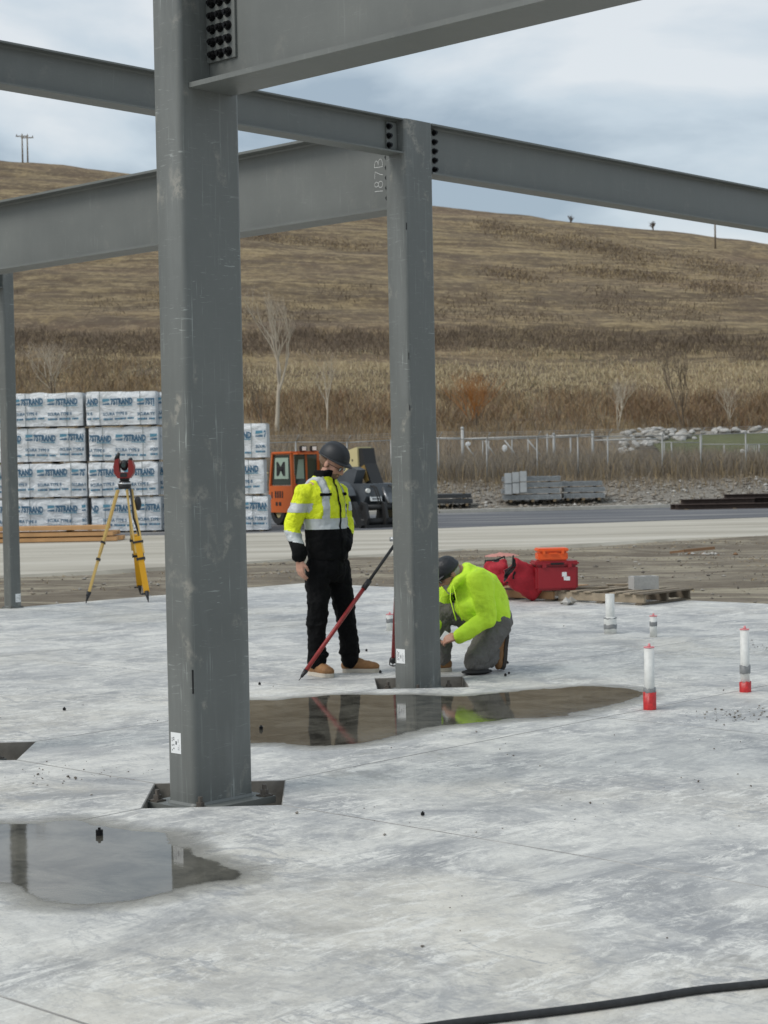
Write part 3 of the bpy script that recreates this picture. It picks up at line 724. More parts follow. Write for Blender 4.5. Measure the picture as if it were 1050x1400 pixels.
# boulders of the retaining bank, each one its own stone
bank = thing('riprap_bank', 'row of pale grey boulders holding the bank behind the green lawn', 'riprap', terrain(15.5, 88))
protos = []
for s_ in range(5):
    bm = bmesh.new(); bmesh.ops.create_icosphere(bm, subdivisions=2, radius=1.0)
    for q in bm.verts:
        d = q.co.normalized(); k = 1+0.28*noise.noise(d*1.1+Vector((s_*7, 0, 0)))+0.10*noise.noise(d*2.7+Vector((0, s_*5, 0))); q.co = Vector((d.x*1.25*k, d.y*k, max(-0.5, d.z*0.72*k)))
    bmesh.ops.dissolve_limit(bm, angle_limit=R(14), verts=bm.verts[:], edges=bm.edges[:]); me = bpy.data.meshes.new('rock'); bm.to_mesh(me); bm.free()
    me.materials.append(M[('stone_d', 'stone_b', 'stone_d', 'stone_d', 'stone_b')[s_]]); protos.append(me)
bl = bank.location
def put_rock(px, py, Y, s_):
    p = at(px, py, Y); o = link_mesh('rock', protos[rnd.randrange(5)], bank, p-bl, (rnd.gauss(0, 0.2), rnd.gauss(0, 0.2), rnd.uniform(0, 6.3))); o.scale = (s_, s_, s_)
px = 945.0
while px < 1110:
    put_rock(px, 592+rnd.uniform(-5, 4)-(px-945)*0.02, 88+rnd.uniform(-0.5, 0.5), rnd.uniform(0.12, 0.24)); px += rnd.uniform(4, 7)
    if rnd.random() < 0.75: put_rock(px-3, 600+rnd.uniform(-3, 3), 87.4, rnd.uniform(0.10, 0.2))
for k in range(95):
    px = rnd.uniform(848, 950); py = 591+rnd.uniform(0, 30)*(0.35+0.65*((950-px)/100))-6*math.sin((px-848)/30)
    put_rock(px, py, 86.5-(py-590)*0.09, rnd.uniform(0.09, 0.21))
mbb = MB()                                   # earth behind and under the boulders
for k in range(26):
    x = 11.0+k*0.42; y = 88.3
    mbb.v += [(x, 84.2, height(x, 84.2)-0.1), (x, 87.2, at(900, 611, 87.2).z+0.05*fbm(x, 1)), (x, 88.4, at(900, 597, 88.4).z+0.1*fbm(x, 2)), (x, 91.5, height(x, 91.5)+0.1)]
for k in range(25):
    for q in range(3): mbb.f.append((k*4+q, k*4+4+q, k*4+5+q, k*4+1+q)); mbb.m.append(0); mbb.sm.append(True)
mbb.build('bank_earth', 'dirt', bank, bl)
lw = MB(); nx, ny = 24, 16
for j in range(ny+1):
    for i in range(nx+1):
        x = 13.0+i*0.5; y = 79.3+j*0.5; z = height(x, y)+0.06+0.55*smooth(79.3, 87, y); lw.v.append((x, y, z if j else height(x, y)-0.05))
for j in range(ny):
    for i in range(nx): a_ = j*(nx+1)+i; lw.f.append((a_, a_+1, a_+nx+2, a_+nx+1)); lw.m.append(0); lw.sm.append(True)
grainy('lawn', (0.085, 0.092, 0.022), 0.95, 0.35, 3, 0.5, 0.03)
tag(lw.build('lawn', 'lawn'), kind='stuff')

# ---- chain-link fence
mat('galvanised', (0.34, 0.34, 0.325), 0.5, 0.2); mat('galv_light', (0.42, 0.42, 0.40), 0.5, 0.1); mat('wire', (0.38, 0.37, 0.35), 0.5, 0.3)
def fence(posts, Y0, slope, hgt, label, arms=True, mesh_=True):
    P = []
    for px in posts:
        p = at(px, 640, Y0); y = Y0+slope*p.x; P.append(Vector((p.x, y, height(p.x, y))))
    root = thing('chain_link_fence', label, 'fence', P[0])
    o = root.location.copy()
    for p in P:
        b = MB(); b.tube([p+Vector((0,0,-0.2)), p+Vector((0,0,hgt))], 0.032, 8); b.build('post', 'galvanised', root, o)
        if arms:
            b = MB(); b.tube([p+Vector((0,0,hgt-0.02)), p+Vector((0.16,-0.18,hgt+0.26))], 0.016, 5); b.build('barb_arm', 'galvanised', root, o)
    for q in (hgt-0.03,):
        for p0, p1 in zip(P, P[1:]):
            b = MB(); b.tube([p0+Vector((0,0,q)), p1+Vector((0,0,q))], 0.022, 6); b.build('top_rail', 'galvanised', root, o)
    if mesh_:
        w = MB(); st = 0.075
        for p0, p1 in zip(P, P[1:]):
            d = Vector((p1.x-p0.x, p1.y-p0.y, 0)); L = d.length; d.normalize(); n = int(L/st); dz = (p1.z-p0.z)/L
            for k in range(-int(hgt/st), n):
                for sgn in (1, -1):
                    a0, a1 = k*st, k*st+hgt
                    za, zb = (0, hgt) if sgn > 0 else (hgt, 0)
                    t0, t1 = max(0, a0), min(L, a1)
                    if t1 <= t0: continue
                    f0, f1 = (t0-a0)/hgt, (t1-a0)/hgt
                    q0 = p0+d*t0+Vector((0,0,dz*t0+za+(zb-za)*f0)); q1 = p0+d*t1+Vector((0,0,dz*t1+za+(zb-za)*f1))
                    i = len(w.v); e_ = Vector((0,0,0.004)); w.v += [tuple(q0-e_), tuple(q1-e_), tuple(q1+e_), tuple(q0+e_)]; w.f.append((i,i+1,i+2,i+3)); w.m.append(0); w.sm.append(False)
            if arms:
                for hh in (0.10, 0.18, 0.25):
                    off = Vector((0.62*hh, -0.7*hh, hgt+hh)); w.tube([p0+off, p1+off], 0.006, 4, caps=False)
        tag(w.build('chain_link', 'wire', root, o), kind='stuff')
    return root
fence([90, 170, 250, 325, 405, 475, 535, 600, 666, 735, 791, 832, 907, 960, 1022, 1090, 1160], 72.6, 0.02, 1.78, 'long chain link fence with barbed wire arms behind the steel bundles')
# the sliding gate further back
g0 = at(632, 640, 80); g0.z = height(g0.x, g0.y)
gate = thing('sliding_gate', 'galvanised sliding gate with diagonal braces and round capped posts behind the fence', 'gate', g0)
def gp_(px, py, Y=80.0): return at(px, py, Y)
for px, top, w_ in ((632, 586, 0.07), (757, 594, 0.06), (748, 593, 0.04), (810, 591, 0.06), (780, 598, 0.04)):
    p = gp_(px, top); b = MB(); b.tube([Vector((p.x, p.y, height(p.x, p.y)-0.2)), p], w_, 10)
    if w_ > 0.05: b.sphere(p, w_*1.25, 10, 6)
    b.build('gate_post', 'galv_light' if px == 632 else 'galvanised', gate, g0)
for a_, b_ in (((590, 599), (630, 599)), ((630, 600), (750, 596.5)), ((750, 596.5), (812, 594.5)), ((812, 602), (900, 600))):
    q = MB(); q.tube([gp_(*a_), gp_(*b_)], 0.034, 8); q.build('top_rail', 'galv_light', gate, g0)
for a_, b_ in (((636, 607), (655, 633)), ((663, 603), (680, 628)), ((690, 602), (713, 632)), ((721, 601), (742, 626)), ((668, 602), (668, 630)), ((700, 600), (700, 640)), ((722, 600), (722, 640)), ((660, 602), (660, 640))):
    q = MB(); q.tube([gp_(*a_), gp_(*b_)], 0.034 if b_[0] != a_[0] else 0.03, 8); q.build('brace', 'galv_light' if b_[0] != a_[0] else 'galvanised', gate, g0)
for px, py in ((640, 607), (690, 613)):
    c_ = gp_(px, py, 79.7); q = MB(); q.sphere(c_, (0.12, 0.02, 0.10 if px == 640 else 0.16), 12, 8); q.build('gate_sign', 'white_label', gate, g0)
g1 = at(1000, 640, 78.5); g1.z = height(g1.x, g1.y)
fl = thing('fence_panel', 'galvanised fence with a barred walk gate in front of the green lawn', 'fence', g1)
for px, top in ((908, 604), (918, 604), (958, 594), (990, 608), (1022, 607), (1038, 607), (1075, 607)):
    p = at(px, top, 78.5); b = MB(); b.tube([Vector((p.x, p.y, height(p.x, p.y)-0.1)), p], 0.055 if px == 958 else 0.032, 8); b.build('post', 'galv_light' if px == 958 else 'galvanised', fl, g1)
for px in range(1025, 1038, 3):
    p = at(px, 608, 78.5); b = MB(); b.tube([Vector((p.x, p.y, height(p.x, p.y)+0.05)), p], 0.02, 6); b.build('gate_bar', 'galvanised', fl, g1)
for a_, b_ in (((900, 604.5), (958, 605)), ((958, 607.5), (1075, 607.5)), ((1022, 632), (1038, 632))):
    q = MB(); q.tube([at(*a_, 78.5), at(*b_, 78.5)], 0.024, 6); q.build('top_rail', 'galvanised', fl, g1)
c_ = at(1015, 617, 78.4); q = MB(); q.sphere(c_, (0.11, 0.02, 0.10), 12, 8); q.build('fence_sign', 'white_label', fl, g1)

# ---- bare trees and shrubs
def bare_tree(p, h, label, seed, stems=1, spread=0.45, r0=0.09, mats=('bark', 'bark'), depth=5, cat='tree', name='bare_tree', group='bare trees below the hill', up=0.55, lean=0.25):
    r_ = random.Random(seed); root = thing(name, label, cat, p, 0, group)
    tr_, br = MB(), MB()
    def grow(q, d, L, r, lv):
        n = 3; pts = [q]; dd = d.copy()
        for k in range(n):
            dd = (dd+Vector((r_.gauss(0, 0.10), r_.gauss(0, 0.10), 0.05))).normalized(); pts.append(pts[-1]+dd*L/n)
        (tr_ if lv == 0 else br).tube(pts, [r*(1-0.45*k/n) for k in range(n+1)], 6 if lv < 2 else 4, caps=False)
        if lv >= depth: return
        for k in range(r_.choice((2, 3, 3)) if lv else 4):
            f_ = r_.uniform(0.45, 1.0); i = min(n-1, int(f_*n)); q2 = pts[i].lerp(pts[i+1], f_*n-i)
            a_ = r_.uniform(0, 6.28); nd = (dd*up*2+Vector((math.cos(a_), math.sin(a_), 0.25))*spread*r_.uniform(0.7, 1.3)).normalized()
            grow(q2, nd, L*r_.uniform(0.55, 0.8), r*0.55*r_.uniform(0.8, 1.1), lv+1)
    for s_ in range(stems):
        a_ = r_.uniform(0, 6.28); d0 = Vector((math.cos(a_)*lean*(stems > 1), math.sin(a_)*lean*(stems > 1), 1)).normalized()
        grow(Vector((0, 0, -0.1)), d0, h*0.40, r0, 0)
    tr_.build('trunk', mats[0], root); br.build('crown', mats[1], root); return root
def hit_low(px, py):                        # the same, stepping down from the sky to the ridge
    p = None
    while p is None: p = hit(px, py); py += 1.5
    return p
def tree_at(px, py, *a_, **k):
    p = hit_low(px, py); return bare_tree(p, *a_, **k)
tree_at(378, 592, 7.6, 'tall pale bare tree with upright forked stems above the white lumber units', 31, 1, 0.30, 0.13, depth=6, up=0.75)
tree_at(75, 552, 4.2, 'pale bare tree with bushy twigs behind the wrapped lumber stacks', 5, 3, 0.6, 0.05, mats=('bark_dark', 'bark'))
tree_at(447, 592, 4.8, 'thin bare tree with a single slender stem behind the standing worker', 8, 1, 0.4, 0.05)
tree_at(358, 592, 4.0, 'small dim bare tree beside the pale forked tree', 9, 1, 0.35, 0.045, mats=('bark_dark', 'bark_dark'))
tree_at(935, 590, 5.0, 'slim dark bare tree standing behind the boulder row', 12, 2, 0.4, 0.05, mats=('bark_dark', 'bark_dark'))
tree_at(845, 588, 3.4, 'low bare tree with pale stems where the boulders begin', 14, 2, 0.5, 0.045)
tree_at(998, 586, 2.6, 'small pale sapling between rust brush and boulders', 17, 2, 0.5, 0.035)
tree_at(650, 592, 3.9, 'rounded orange twigged shrub behind the sliding gate', 21, 7, 0.75, 0.03, mats=('bark_dark', 'orange_twig'), depth=5, cat='shrub', name='orange_shrub', group='shrubs on the hill', up=0.6)
tree_at(780, 303, 1.3, 'small dark shrub alone on the ridge line', 23, 4, 0.8, 0.06, mats=('brown_c', 'brown_c'), depth=4, cat='shrub', name='ridge_shrub', group='shrubs on the hill')
tree_at(893, 315, 1.6, 'pair of dark shrubs on the ridge near the utility pole', 25, 5, 0.9, 0.07, mats=('brown_c', 'brown_c'), depth=4, cat='shrub', name='ridge_shrub', group='shrubs on the hill')
def pole(px, py, topy, label, arm=True):
    p = hit_low(px, py); tp = at(px-0.35, topy, p.y); root = thing('utility_pole', label, 'pole', p, 0, 'utility poles on the ridge')
    MB().tube([(0, 0, -0.5), (0, 0, tp.z-p.z)], [0.13, 0.09], 8).build('pole_shaft', 'weed_a', root)  # lighter tone puts distance haze into the pole colour
    if arm:
        MB().box((0, 0, tp.z-p.z-0.35), (1.8, 0.12, 0.14)).build('crossarm', 'weed_a', root)
        for x in (-0.8, 0, 0.8): MB().tube([(x, 0, tp.z-p.z-0.28), (x, 0, tp.z-p.z-0.05)], 0.06, 6).build('insulator', 'brown_c', root)
pole(978, 340, 285, 'dark utility pole standing on the hill under the far beam')
pole(31, 221, 183, 'utility pole on the ridge, the taller of a close pair')
pole(38, 221, 185, 'utility pole on the ridge, the shorter of a close pair')

# ---- wrapped lumber units
t = NT(mat('wrap_white', (0.72, 0.745, 0.76), 0.45)); v = t.coord()
f1 = t.noise(t.coord((1, 1, 1.6)), 3.5, 5, 0.65, 1.0)
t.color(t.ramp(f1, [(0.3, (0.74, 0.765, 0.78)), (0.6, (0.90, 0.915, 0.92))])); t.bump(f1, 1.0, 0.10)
mat('wrap_shaded', (0.50, 0.53, 0.55), 0.5); mat('print_navy', (0.045, 0.13, 0.215), 0.5); mat('print_blue', (0.09, 0.26, 0.36), 0.5); mat('strap_dark', (0.26, 0.29, 0.30), 0.5)  # sides and underside: same white wrap with shade put into its colour
grainy('dunnage', (0.20, 0.15, 0.09), 0.9, 0.3, 6)
def make_print():
    mb = MB()
    # logo block: dark square cut by a light swoosh
    mb.add([(0, 0, 0), (0.19, 0, 0), (0.19, 0.055, 0), (0, 0.035, 0)], [(0, 1, 2, 3)], 0)
    mb.add([(0, 0.075, 0), (0.19, 0.105, 0), (0.19, 0.165, 0), (0.10, 0.165, 0), (0, 0.165, 0)], [(0, 1, 2, 3, 4)], 1)
    vs, fs = text_mesh('7STRAND', 0.215, bold=0.012); k = 0.60/max(q.x for q in vs)
    mb.add([(0.215+q.x*k, q.y*1.06, 0) for q in vs], fs, 0)
    mb.add([(0.42, -0.045, 0), (0.80, -0.045, 0), (0.80, -0.022, 0), (0.42, -0.022, 0)], [(0, 1, 2, 3)], 1)
    vs, fs = text_mesh('SCURA TYPE II', 0.10, bold=0.004); k = 0.64/max(q.x for q in vs)
    mb.add([(q.x*k, q.y*1.1-0.285, 0) for q in vs], fs, 0)
    for k in range(19):
        if k in (6, 14): continue
        x = k*0.0435; mb.add([(x, -0.41, 0), (x+0.040, -0.41, 0), (x+0.040, -0.358, 0), (x, -0.358, 0)], [(0, 1, 2, 3)], 0 if k % 3 else 1)
    # crop variants for prints cut by the unit's edge
    return mb
PR = make_print()
def crop_print(x0, x1):
    mb = MB(); bm = bmesh.new(); vv = [bm.verts.new(q) for q in PR.v]; bm.verts.ensure_lookup_table()
    for f_, m_ in zip(PR.f, PR.m):
        try: fc = bm.faces.new([vv[i] for i in f_]); fc.material_index = m_
        except ValueError: pass
    for pl, nn in ((x0, -1), (x1, 1)):
        bmesh.ops.bisect_plane(bm, geom=bm.verts[:]+bm.edges[:]+bm.faces[:], plane_co=(pl, 0, 0), plane_no=(nn, 0, 0), clear_outer=True)
    me = bpy.data.meshes.new('print'); bm.to_mesh(me); bm.free()
    me.materials.append(M['print_navy']); me.materials.append(M['print_blue']); return me
def lumber_unit(loc, rotz, w, label, off, seed, h=0.895, dpt=1.22, blank=False):
    root = thing('lumber_unit', label, 'lumber unit', loc, rotz, 'white wrapped lumber units'); mb = MB()
    nx, nz, ny = 26, 10, 4
    def disp(x, y, z):
        return 0.030*noise.noise(Vector((x*3+seed*3, z*5+y*2, seed)))+0.020*noise.noise(Vector((x*9+seed, z*12, seed+4.0)))
    def face(fn, nu, nv, mi):
        b = len(mb.v)
        for j in range(nv+1):
            for i in range(nu+1): mb.v.append(fn(i/nu, j/nv))
        for j in range(nv):
            for i in range(nu): a_ = b+j*(nu+1)+i; mb.f.append((a_, a_+1, a_+nu+2, a_+nu+1)); mb.m.append(mi); mb.sm.append(True)
    def sag(x, z): return 0.035*noise.noise(Vector((x*2.2+seed*5, 3, seed)))*(z > 0.7)*1.0
    def rnd_(x, z):                         # eased vertical edges
        e_ = min(x+w/2, w/2-x); return -0.035*(1-min(1, e_/0.05))**2-0.03*(1-min(1, (h-z)/0.06))**2*(1)
    face(lambda a_, b_: ((a_-0.5)*w, -dpt/2-disp((a_-0.5)*w, 0, b_*h)-rnd_((a_-0.5)*w, b_*h), 0.0+b_*h+sag((a_-0.5)*w, b_*h)), nx, nz, 0)
    face(lambda a_, b_: ((0.5-a_)*w, dpt/2, b_*h), 4, 2, 0)
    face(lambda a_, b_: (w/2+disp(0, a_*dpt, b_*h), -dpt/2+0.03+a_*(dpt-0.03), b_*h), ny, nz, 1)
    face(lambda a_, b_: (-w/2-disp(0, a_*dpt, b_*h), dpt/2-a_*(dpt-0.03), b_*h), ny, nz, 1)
    face(lambda a_, b_: ((a_-0.5)*w, -dpt/2+0.03+b_*(dpt-0.03), h+sag((a_-0.5)*w, h)), nx, ny, 0)
    face(lambda a_, b_: ((a_-0.5)*w, dpt/2-b_*dpt, 0), 1, 1, 1)
    mb.build('wrap', ['wrap_white', 'wrap_shaded'], root)
    if not blank:
        x = -w/2+off-2*0.93
        while x < w/2:
            x0, x1 = max(0, -w/2+0.02-x), min(0.86, w/2-0.02-x)
            if x1-x0 > 0.06:
                o = link_mesh('print', crop_print(x0, x1), root, (x, -dpt/2-0.045, 0.55+0.02*math.sin(seed*7)), (R(90), R(2.2*math.sin(seed*3.1+x)), 0)); o['kind'] = 'stuff'
            x += 0.93
    for sx_ in (-0.30*w, 0.28*w):
        MB().box((sx_, -dpt/2-0.032, h/2), (0.02, 0.006, h)).build('strap', 'strap_dark', root)
    for sx_ in (-0.4*w, 0, 0.4*w):
        MB().box((sx_, 0, -0.0275), (0.09, dpt-0.04, 0.053)).build('dunnage', 'dunnage', root)
    return root
ORD = ('bottom', 'second', 'third', 'top')
def stack(pxa, pxb, Y, n, where, rz=0.0, seed=0, blank=()):
    a_, b_ = ground(pxa, 730, GZ), ground(pxb, 730, GZ); xa = at(pxa, 690, Y).x; xb = at(pxb, 690, Y).x; w = xb-xa; x = (xa+xb)/2
    for k in range(n):
        lv = ('top' if k == n-1 else ORD[k])
        lumber_unit((x+rnd.gauss(0, 0.03), Y+0.61+rnd.gauss(0, 0.03), GZ+0.05+0.056+k*0.952), rz, w, f'white wrapped lumber unit, {lv} of {where}', (0.05+0.31*((seed*3+k*5) % 7)/2.3) % 0.93, seed*4+k+1, blank=(k in blank))
stack(-82, 14, 47.7, 4, 'the stack half hidden by the thin column', 0, 1)
stack(20, 117, 47.7, 4, 'the stack beside the thin column', 0, 2)
stack(122, 217, 47.6, 4, 'the stack behind the yellow tripod', 0, 3)
stack(219, 312, 48.2, 4, 'the stack hidden behind the thick column', 0, 4)
stack(270, 364, 46.4, 3, 'the three-high stack beside the orange machine', 0, 5)
# sawn planks lying in front
grainy('pine', (0.50, 0.285, 0.125), 0.75, 0.22, 3, 0.2, 0.004)
t = NT(M['pine'])
pk = thing('plank_pile', 'pile of orange brown sawn planks on the gravel before the white units', 'plank pile', (at(60, 740, 42.5).x, 42.5, GZ+0.05))
o_ = pk.location
for k, (z, nn, xr) in enumerate(((0.06, 4, 168), (0.165, 4, 160), (0.29, 3, 154))):
    for j in range(nn):
        x1 = at(xr-rnd.uniform(0, 6)-(8 if j == 1 else 0), 740, 42.5).x; x0 = at(-170, 740, 42.5).x
        b = MB(); b.bbox(((x0+x1)/2-o_.x, -0.45+j*0.30+rnd.gauss(0, 0.012), z+0.02*k), (x1-x0, 0.285, 0.095), 0.006); b.build('plank', 'pine', pk)
for xx in (-2.4, 0.6):
    for z in (-0.02, 0.245): MB().box((xx, 0, z), (0.10, 1.1, 0.06 if z < 0 else 0.03)).build('bearer', 'dunnage', pk)

# ---- steel bundles behind the road
grainy('galv_deck', (0.40, 0.42, 0.43), 0.45, 0.3, 8, 0.2, 0.01, 0.4); grainy('galv_end', (0.42, 0.44, 0.445), 0.5, 0.2, 6)
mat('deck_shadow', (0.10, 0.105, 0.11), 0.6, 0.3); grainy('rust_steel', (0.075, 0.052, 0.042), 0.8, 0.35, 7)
def deck_bundle(px0, px1, Y, layers, hl, label, ends=False, m_='galv_deck', z0=None, dpt=1.0):
    a_, b_ = at(px0, 680, Y), at(px1, 680, Y); L = b_.x-a_.x; zc = max(height(x_, Y+dy) for x_ in (a_.x, b_.x) for dy in (-0.4, 0, 0.4)) if z0 is None else z0
    root = thing('deck_bundle', label, 'steel bundle', ((a_.x+b_.x)/2, Y, zc), 0, 'bundles of steel decking by the kerb')
    z = 0.09
    for xx in (-0.38*L, 0, 0.38*L): MB().box((xx, 0, 0.045), (0.10, dpt, 0.10)).build('bearer', 'dunnage', root)
    for k in range(layers):
        mb = MB(); n = 6; jx = rnd.uniform(-0.06, 0.06)
        for s_ in range(n):                                   # trapezoid ribs nested, seen from the side as thin lips
            zz_ = z+hl*0.80*s_/n; mb.box((jx+rnd.uniform(-0.02, 0.02), 0, zz_+hl*0.05), (L, dpt-0.04*(s_ % 2), hl*0.09))
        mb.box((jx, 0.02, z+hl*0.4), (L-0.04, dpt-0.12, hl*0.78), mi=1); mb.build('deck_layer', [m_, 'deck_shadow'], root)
        for xx in (-0.3*L, 0.33*L): MB().box((xx, 0, z+hl*0.88), (0.08, dpt, hl*0.14)).build('spacer', 'dunnage', root)
        z += hl
    if ends:
        for i in range(2):
            for j in range(3): MB().bbox((-L/2+0.16+0.29*j, -dpt/2-0.05, 0.10+0.42*i+0.40+0.03*j), (0.27, 0.14, 0.40), 0.015).build('end_wrap', 'galv_end', root)
    return root
deck_bundle(688, 766, 68.2, 4, 0.235, 'taller bundle of galvanised steel decking with pale wrapped ends', True)
deck_bundle(768, 824, 68.4, 3, 0.23, 'lower bundle of galvanised steel decking next to the wrapped one')
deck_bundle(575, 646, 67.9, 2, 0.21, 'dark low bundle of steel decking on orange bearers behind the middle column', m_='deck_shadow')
rb = thing('rusty_beams', 'pile of dark rusty steel beams lying on the asphalt edge', 'beam pile', (at(1010, 700, 60).x, 60, GZ+0.07))
o_ = rb.location
for k, (px0, px1, dy, z, h) in enumerate(((921, 1130, -0.35, 0.08, 0.16), (917, 1130, 0.05, 0.08, 0.16), (925, 1130, 0.45, 0.08, 0.16), (930, 1030, -0.15, 0.25, 0.15), (950, 1130, 0.25, 0.25, 0.15), (990, 1130, 0.0, 0.41, 0.12))):
    xa, xb = at(px0, 690, 60).x-o_.x, at(px1, 690, 60).x-o_.x; mb = MB()
    mb.box(((xa+xb)/2, dy, z), (xb-xa, 0.02, h)); mb.box(((xa+xb)/2, dy, z+h/2), (xb-xa, 0.30, 0.016)); mb.box(((xa+xb)/2, dy, z-h/2), (xb-xa, 0.30, 0.016)); mb.build('rusty_beam', 'rust_steel', rb)
for px in (935, 1000): MB().box((at(px, 690, 60).x-o_.x, 0, -0.01), (0.10, 1.3, 0.05)).build('bearer', 'dunnage', rb)
# concrete chunk and rusty scrap on the dirt
p = ground(955, 758, GZ); p.z = height(p.x, p.y)
sc_ = thing('scrap_bar', 'bent rusty steel bar lying on broken concrete bits in the dirt', 'scrap', p)
MB().bar((-0.25, 0.0, 0.06), (0.30, 0.05, 0.10), 0.07, 0.05).bar((-0.25, 0, 0.06), (-0.50, 0.1, 0.03), 0.05, 0.04).build('bar', 'rust_a', sc_)
stones('concrete_rubble', ['stone_d', 'stone_b', 'rust_a'], [terrain(p.x+rnd.gauss(0, 0.28), p.y+rnd.gauss(-0.1, 0.12)) for k in range(45)], 0.015, 0.07, 8)
p = ground(686, 764, GZ); p.z = height(p.x, p.y); mat('pink_cloth', (0.50, 0.22, 0.18), 0.8)
mb = MB(); n = 14
for j in range(n+1):
    for i in range(n+1):
        x, y = (i/n-0.5)*0.62, (j/n-0.5)*0.5; rr = math.hypot(x/0.31, y/0.25); z = 0.05*max(0, 1-rr)*(1+0.8*noise.noise(Vector((x*9, y*9, 2))))+0.02+0.015*noise.noise(Vector((x*14, y*14, 5)))-0.06*max(0, rr-0.85)
        mb.v.append((x, y, z))
for j in range(n):
    for i in range(n): a_ = j*(n+1)+i; mb.f.append((a_, a_+1, a_+n+2, a_+n+1)); mb.m.append(0); mb.sm.append(True)
o = mb.build('plastic_scrap', 'pink_cloth'); o.location = p; tag(o, 'faded pink crumpled plastic scrap lying on the dirt behind the red bags', 'scrap')
# ================================================================ machines, tools and small things
def organic(mb, voxel, smooth_it=4, fac=0.5, disp=(), keep_flat=None):
    """one continuous surface from overlapping closed shapes: voxel remesh, smoothing, wrinkles"""
    me = bpy.data.meshes.new('tmp'); me.from_pydata(mb.v, [], mb.f); me.update()
    o = bpy.data.objects.new('tmp', me); col.objects.link(o)
    q = o.modifiers.new('r', 'REMESH'); q.mode = 'VOXEL'; q.voxel_size = voxel; q.use_smooth_shade = True
    if smooth_it: q = o.modifiers.new('s', 'SMOOTH'); q.factor = fac; q.iterations = smooth_it
    for k, (size, st) in enumerate(disp):
        tx = bpy.data.textures.new('wr', 'CLOUDS'); tx.noise_scale = size; tx.noise_depth = 2
        q = o.modifiers.new('d%d' % k, 'DISPLACE'); q.texture = tx; q.strength = st; q.mid_level = 0.5; q.texture_coords = 'LOCAL'
    dg = bpy.context.evaluated_depsgraph_get(); r_ = bpy.data.meshes.new_from_object(o.evaluated_get(dg))
    bpy.data.objects.remove(o); bpy.data.meshes.remove(me)
    r_.materials.clear()
    return r_
def mesh_obj(name, me, mats, parent=None, loc=(0,0,0)):
    me.name = name
    for q in ([mats] if isinstance(mats, str) else mats): me.materials.append(M[q])
    me.polygons.foreach_set('use_smooth', [True]*len(me.polygons)); me.update()
    return link_mesh(name, me, parent, loc)
def capsule(mb, p0, p1, r0, r1, n=14):
    p0, p1 = Vector(p0), Vector(p1); mb.tube([p0, p1], [r0, r1], n); mb.sphere(p0, r0, n, 8); mb.sphere(p1, r1, n, 8); return mb
def chain(mb, pts, rad, n=14):
    for a_, b_, r0, r1 in zip(pts, pts[1:], rad, rad[1:]): capsule(mb, a_, b_, r0, r1, n)
    return mb

# ---- orange telehandler
mat('machine_orange', (0.60, 0.125, 0.022), 0.45); mat('machine_cream', (0.60, 0.52, 0.27), 0.5); grainy('machine_dark', (0.075, 0.085, 0.095), 0.55, 0.3, 4)
mat('rubber', (0.022, 0.022, 0.022), 0.85); mat('cab_glass', (0.03, 0.05, 0.045), 0.08); mat('poster_green', (0.35, 0.45, 0.36), 0.6); mat('lamp_white', (0.85, 0.85, 0.80), 0.3); mat('black_iron', (0.018, 0.018, 0.018), 0.6)
mat('ochre', (0.30, 0.19, 0.05), 0.7); mat('alu_dark', (0.3, 0.3, 0.3), 0.3, 0.8)
Yt = 50.2; tc_ = at(463, 690, Yt)
th = thing('telehandler', 'orange telehandler with cream boom and dark front frame parked on the gravel', 'telehandler', (tc_.x, Yt, GZ+0.05), math.atan2(-0.866, 0.5)); th.scale = (0.9, 0.9, 0.9)
pp = lambda poly, y0, y1: [(x, y0, z) for x, z in poly]+[(x, y1, z) for x, z in poly]
def side_prism(mb, poly, y0, y1, mi=0):
    n = len(poly); mb.add(pp(poly, y0, y1), [(i, (i+1) % n, n+(i+1) % n, n+i) for i in range(n)]+[tuple(range(n))[::-1], tuple(range(n, 2*n))], mi); return mb
side_prism(MB(), [(-2.5, 0.55), (2.3, 0.55), (2.5, 0.95), (-2.5, 1.05)], -0.5, 0.9).build('chassis', 'machine_dark', th)
cab = side_prism(MB(), [(-2.72, 0.42), (-0.98, 0.42), (-0.98, 1.28), (-2.66, 1.28)], -1.12, -0.1).build('cab', 'machine_orange', th)
roof = MB(); roof.bbox((-1.75, -0.61, 2.33), (1.45, 1.05, 0.09), 0.03); roof.build('cab_roof', 'machine_orange', cab)
for a_, b_ in (((-2.64, -1.07, 1.26), (-2.42, -1.07, 2.31)), ((-1.05, -1.07, 1.26), (-1.10, -1.07, 2.31)), ((-2.64, -0.15, 1.26), (-2.42, -0.15, 2.31)), ((-1.05, -0.15, 1.26), (-1.10, -0.15, 2.31))):
    MB().bar(a_, b_, 0.09, 0.09).build('cab_post', 'machine_orange', cab)
w1 = MB().add([(-2.58, -1.06, 1.31), (-1.09, -1.06, 1.31), (-1.13, -1.06, 2.27), (-2.38, -1.06, 2.27)], [(0, 1, 2, 3)]).build('window', 'cab_glass', cab)
w2 = MB().add([(-1.02, -1.0, 1.33), (-1.02, -0.62, 1.33), (-1.06, -0.62, 2.27), (-1.06, -1.0, 2.27)], [(0, 1, 2, 3)]).build('window', 'cab_glass', cab)
w3 = MB().add([(-1.02, -0.55, 1.33), (-1.02, -0.2, 1.33), (-1.06, -0.2, 2.27), (-1.06, -0.55, 2.27)], [(0, 1, 2, 3)]).build('window', 'cab_glass', cab)
MB().bar((-1.03, -0.585, 1.26), (-1.08, -0.585, 2.31), 0.06, 0.06).build('cab_post', 'machine_orange', cab)
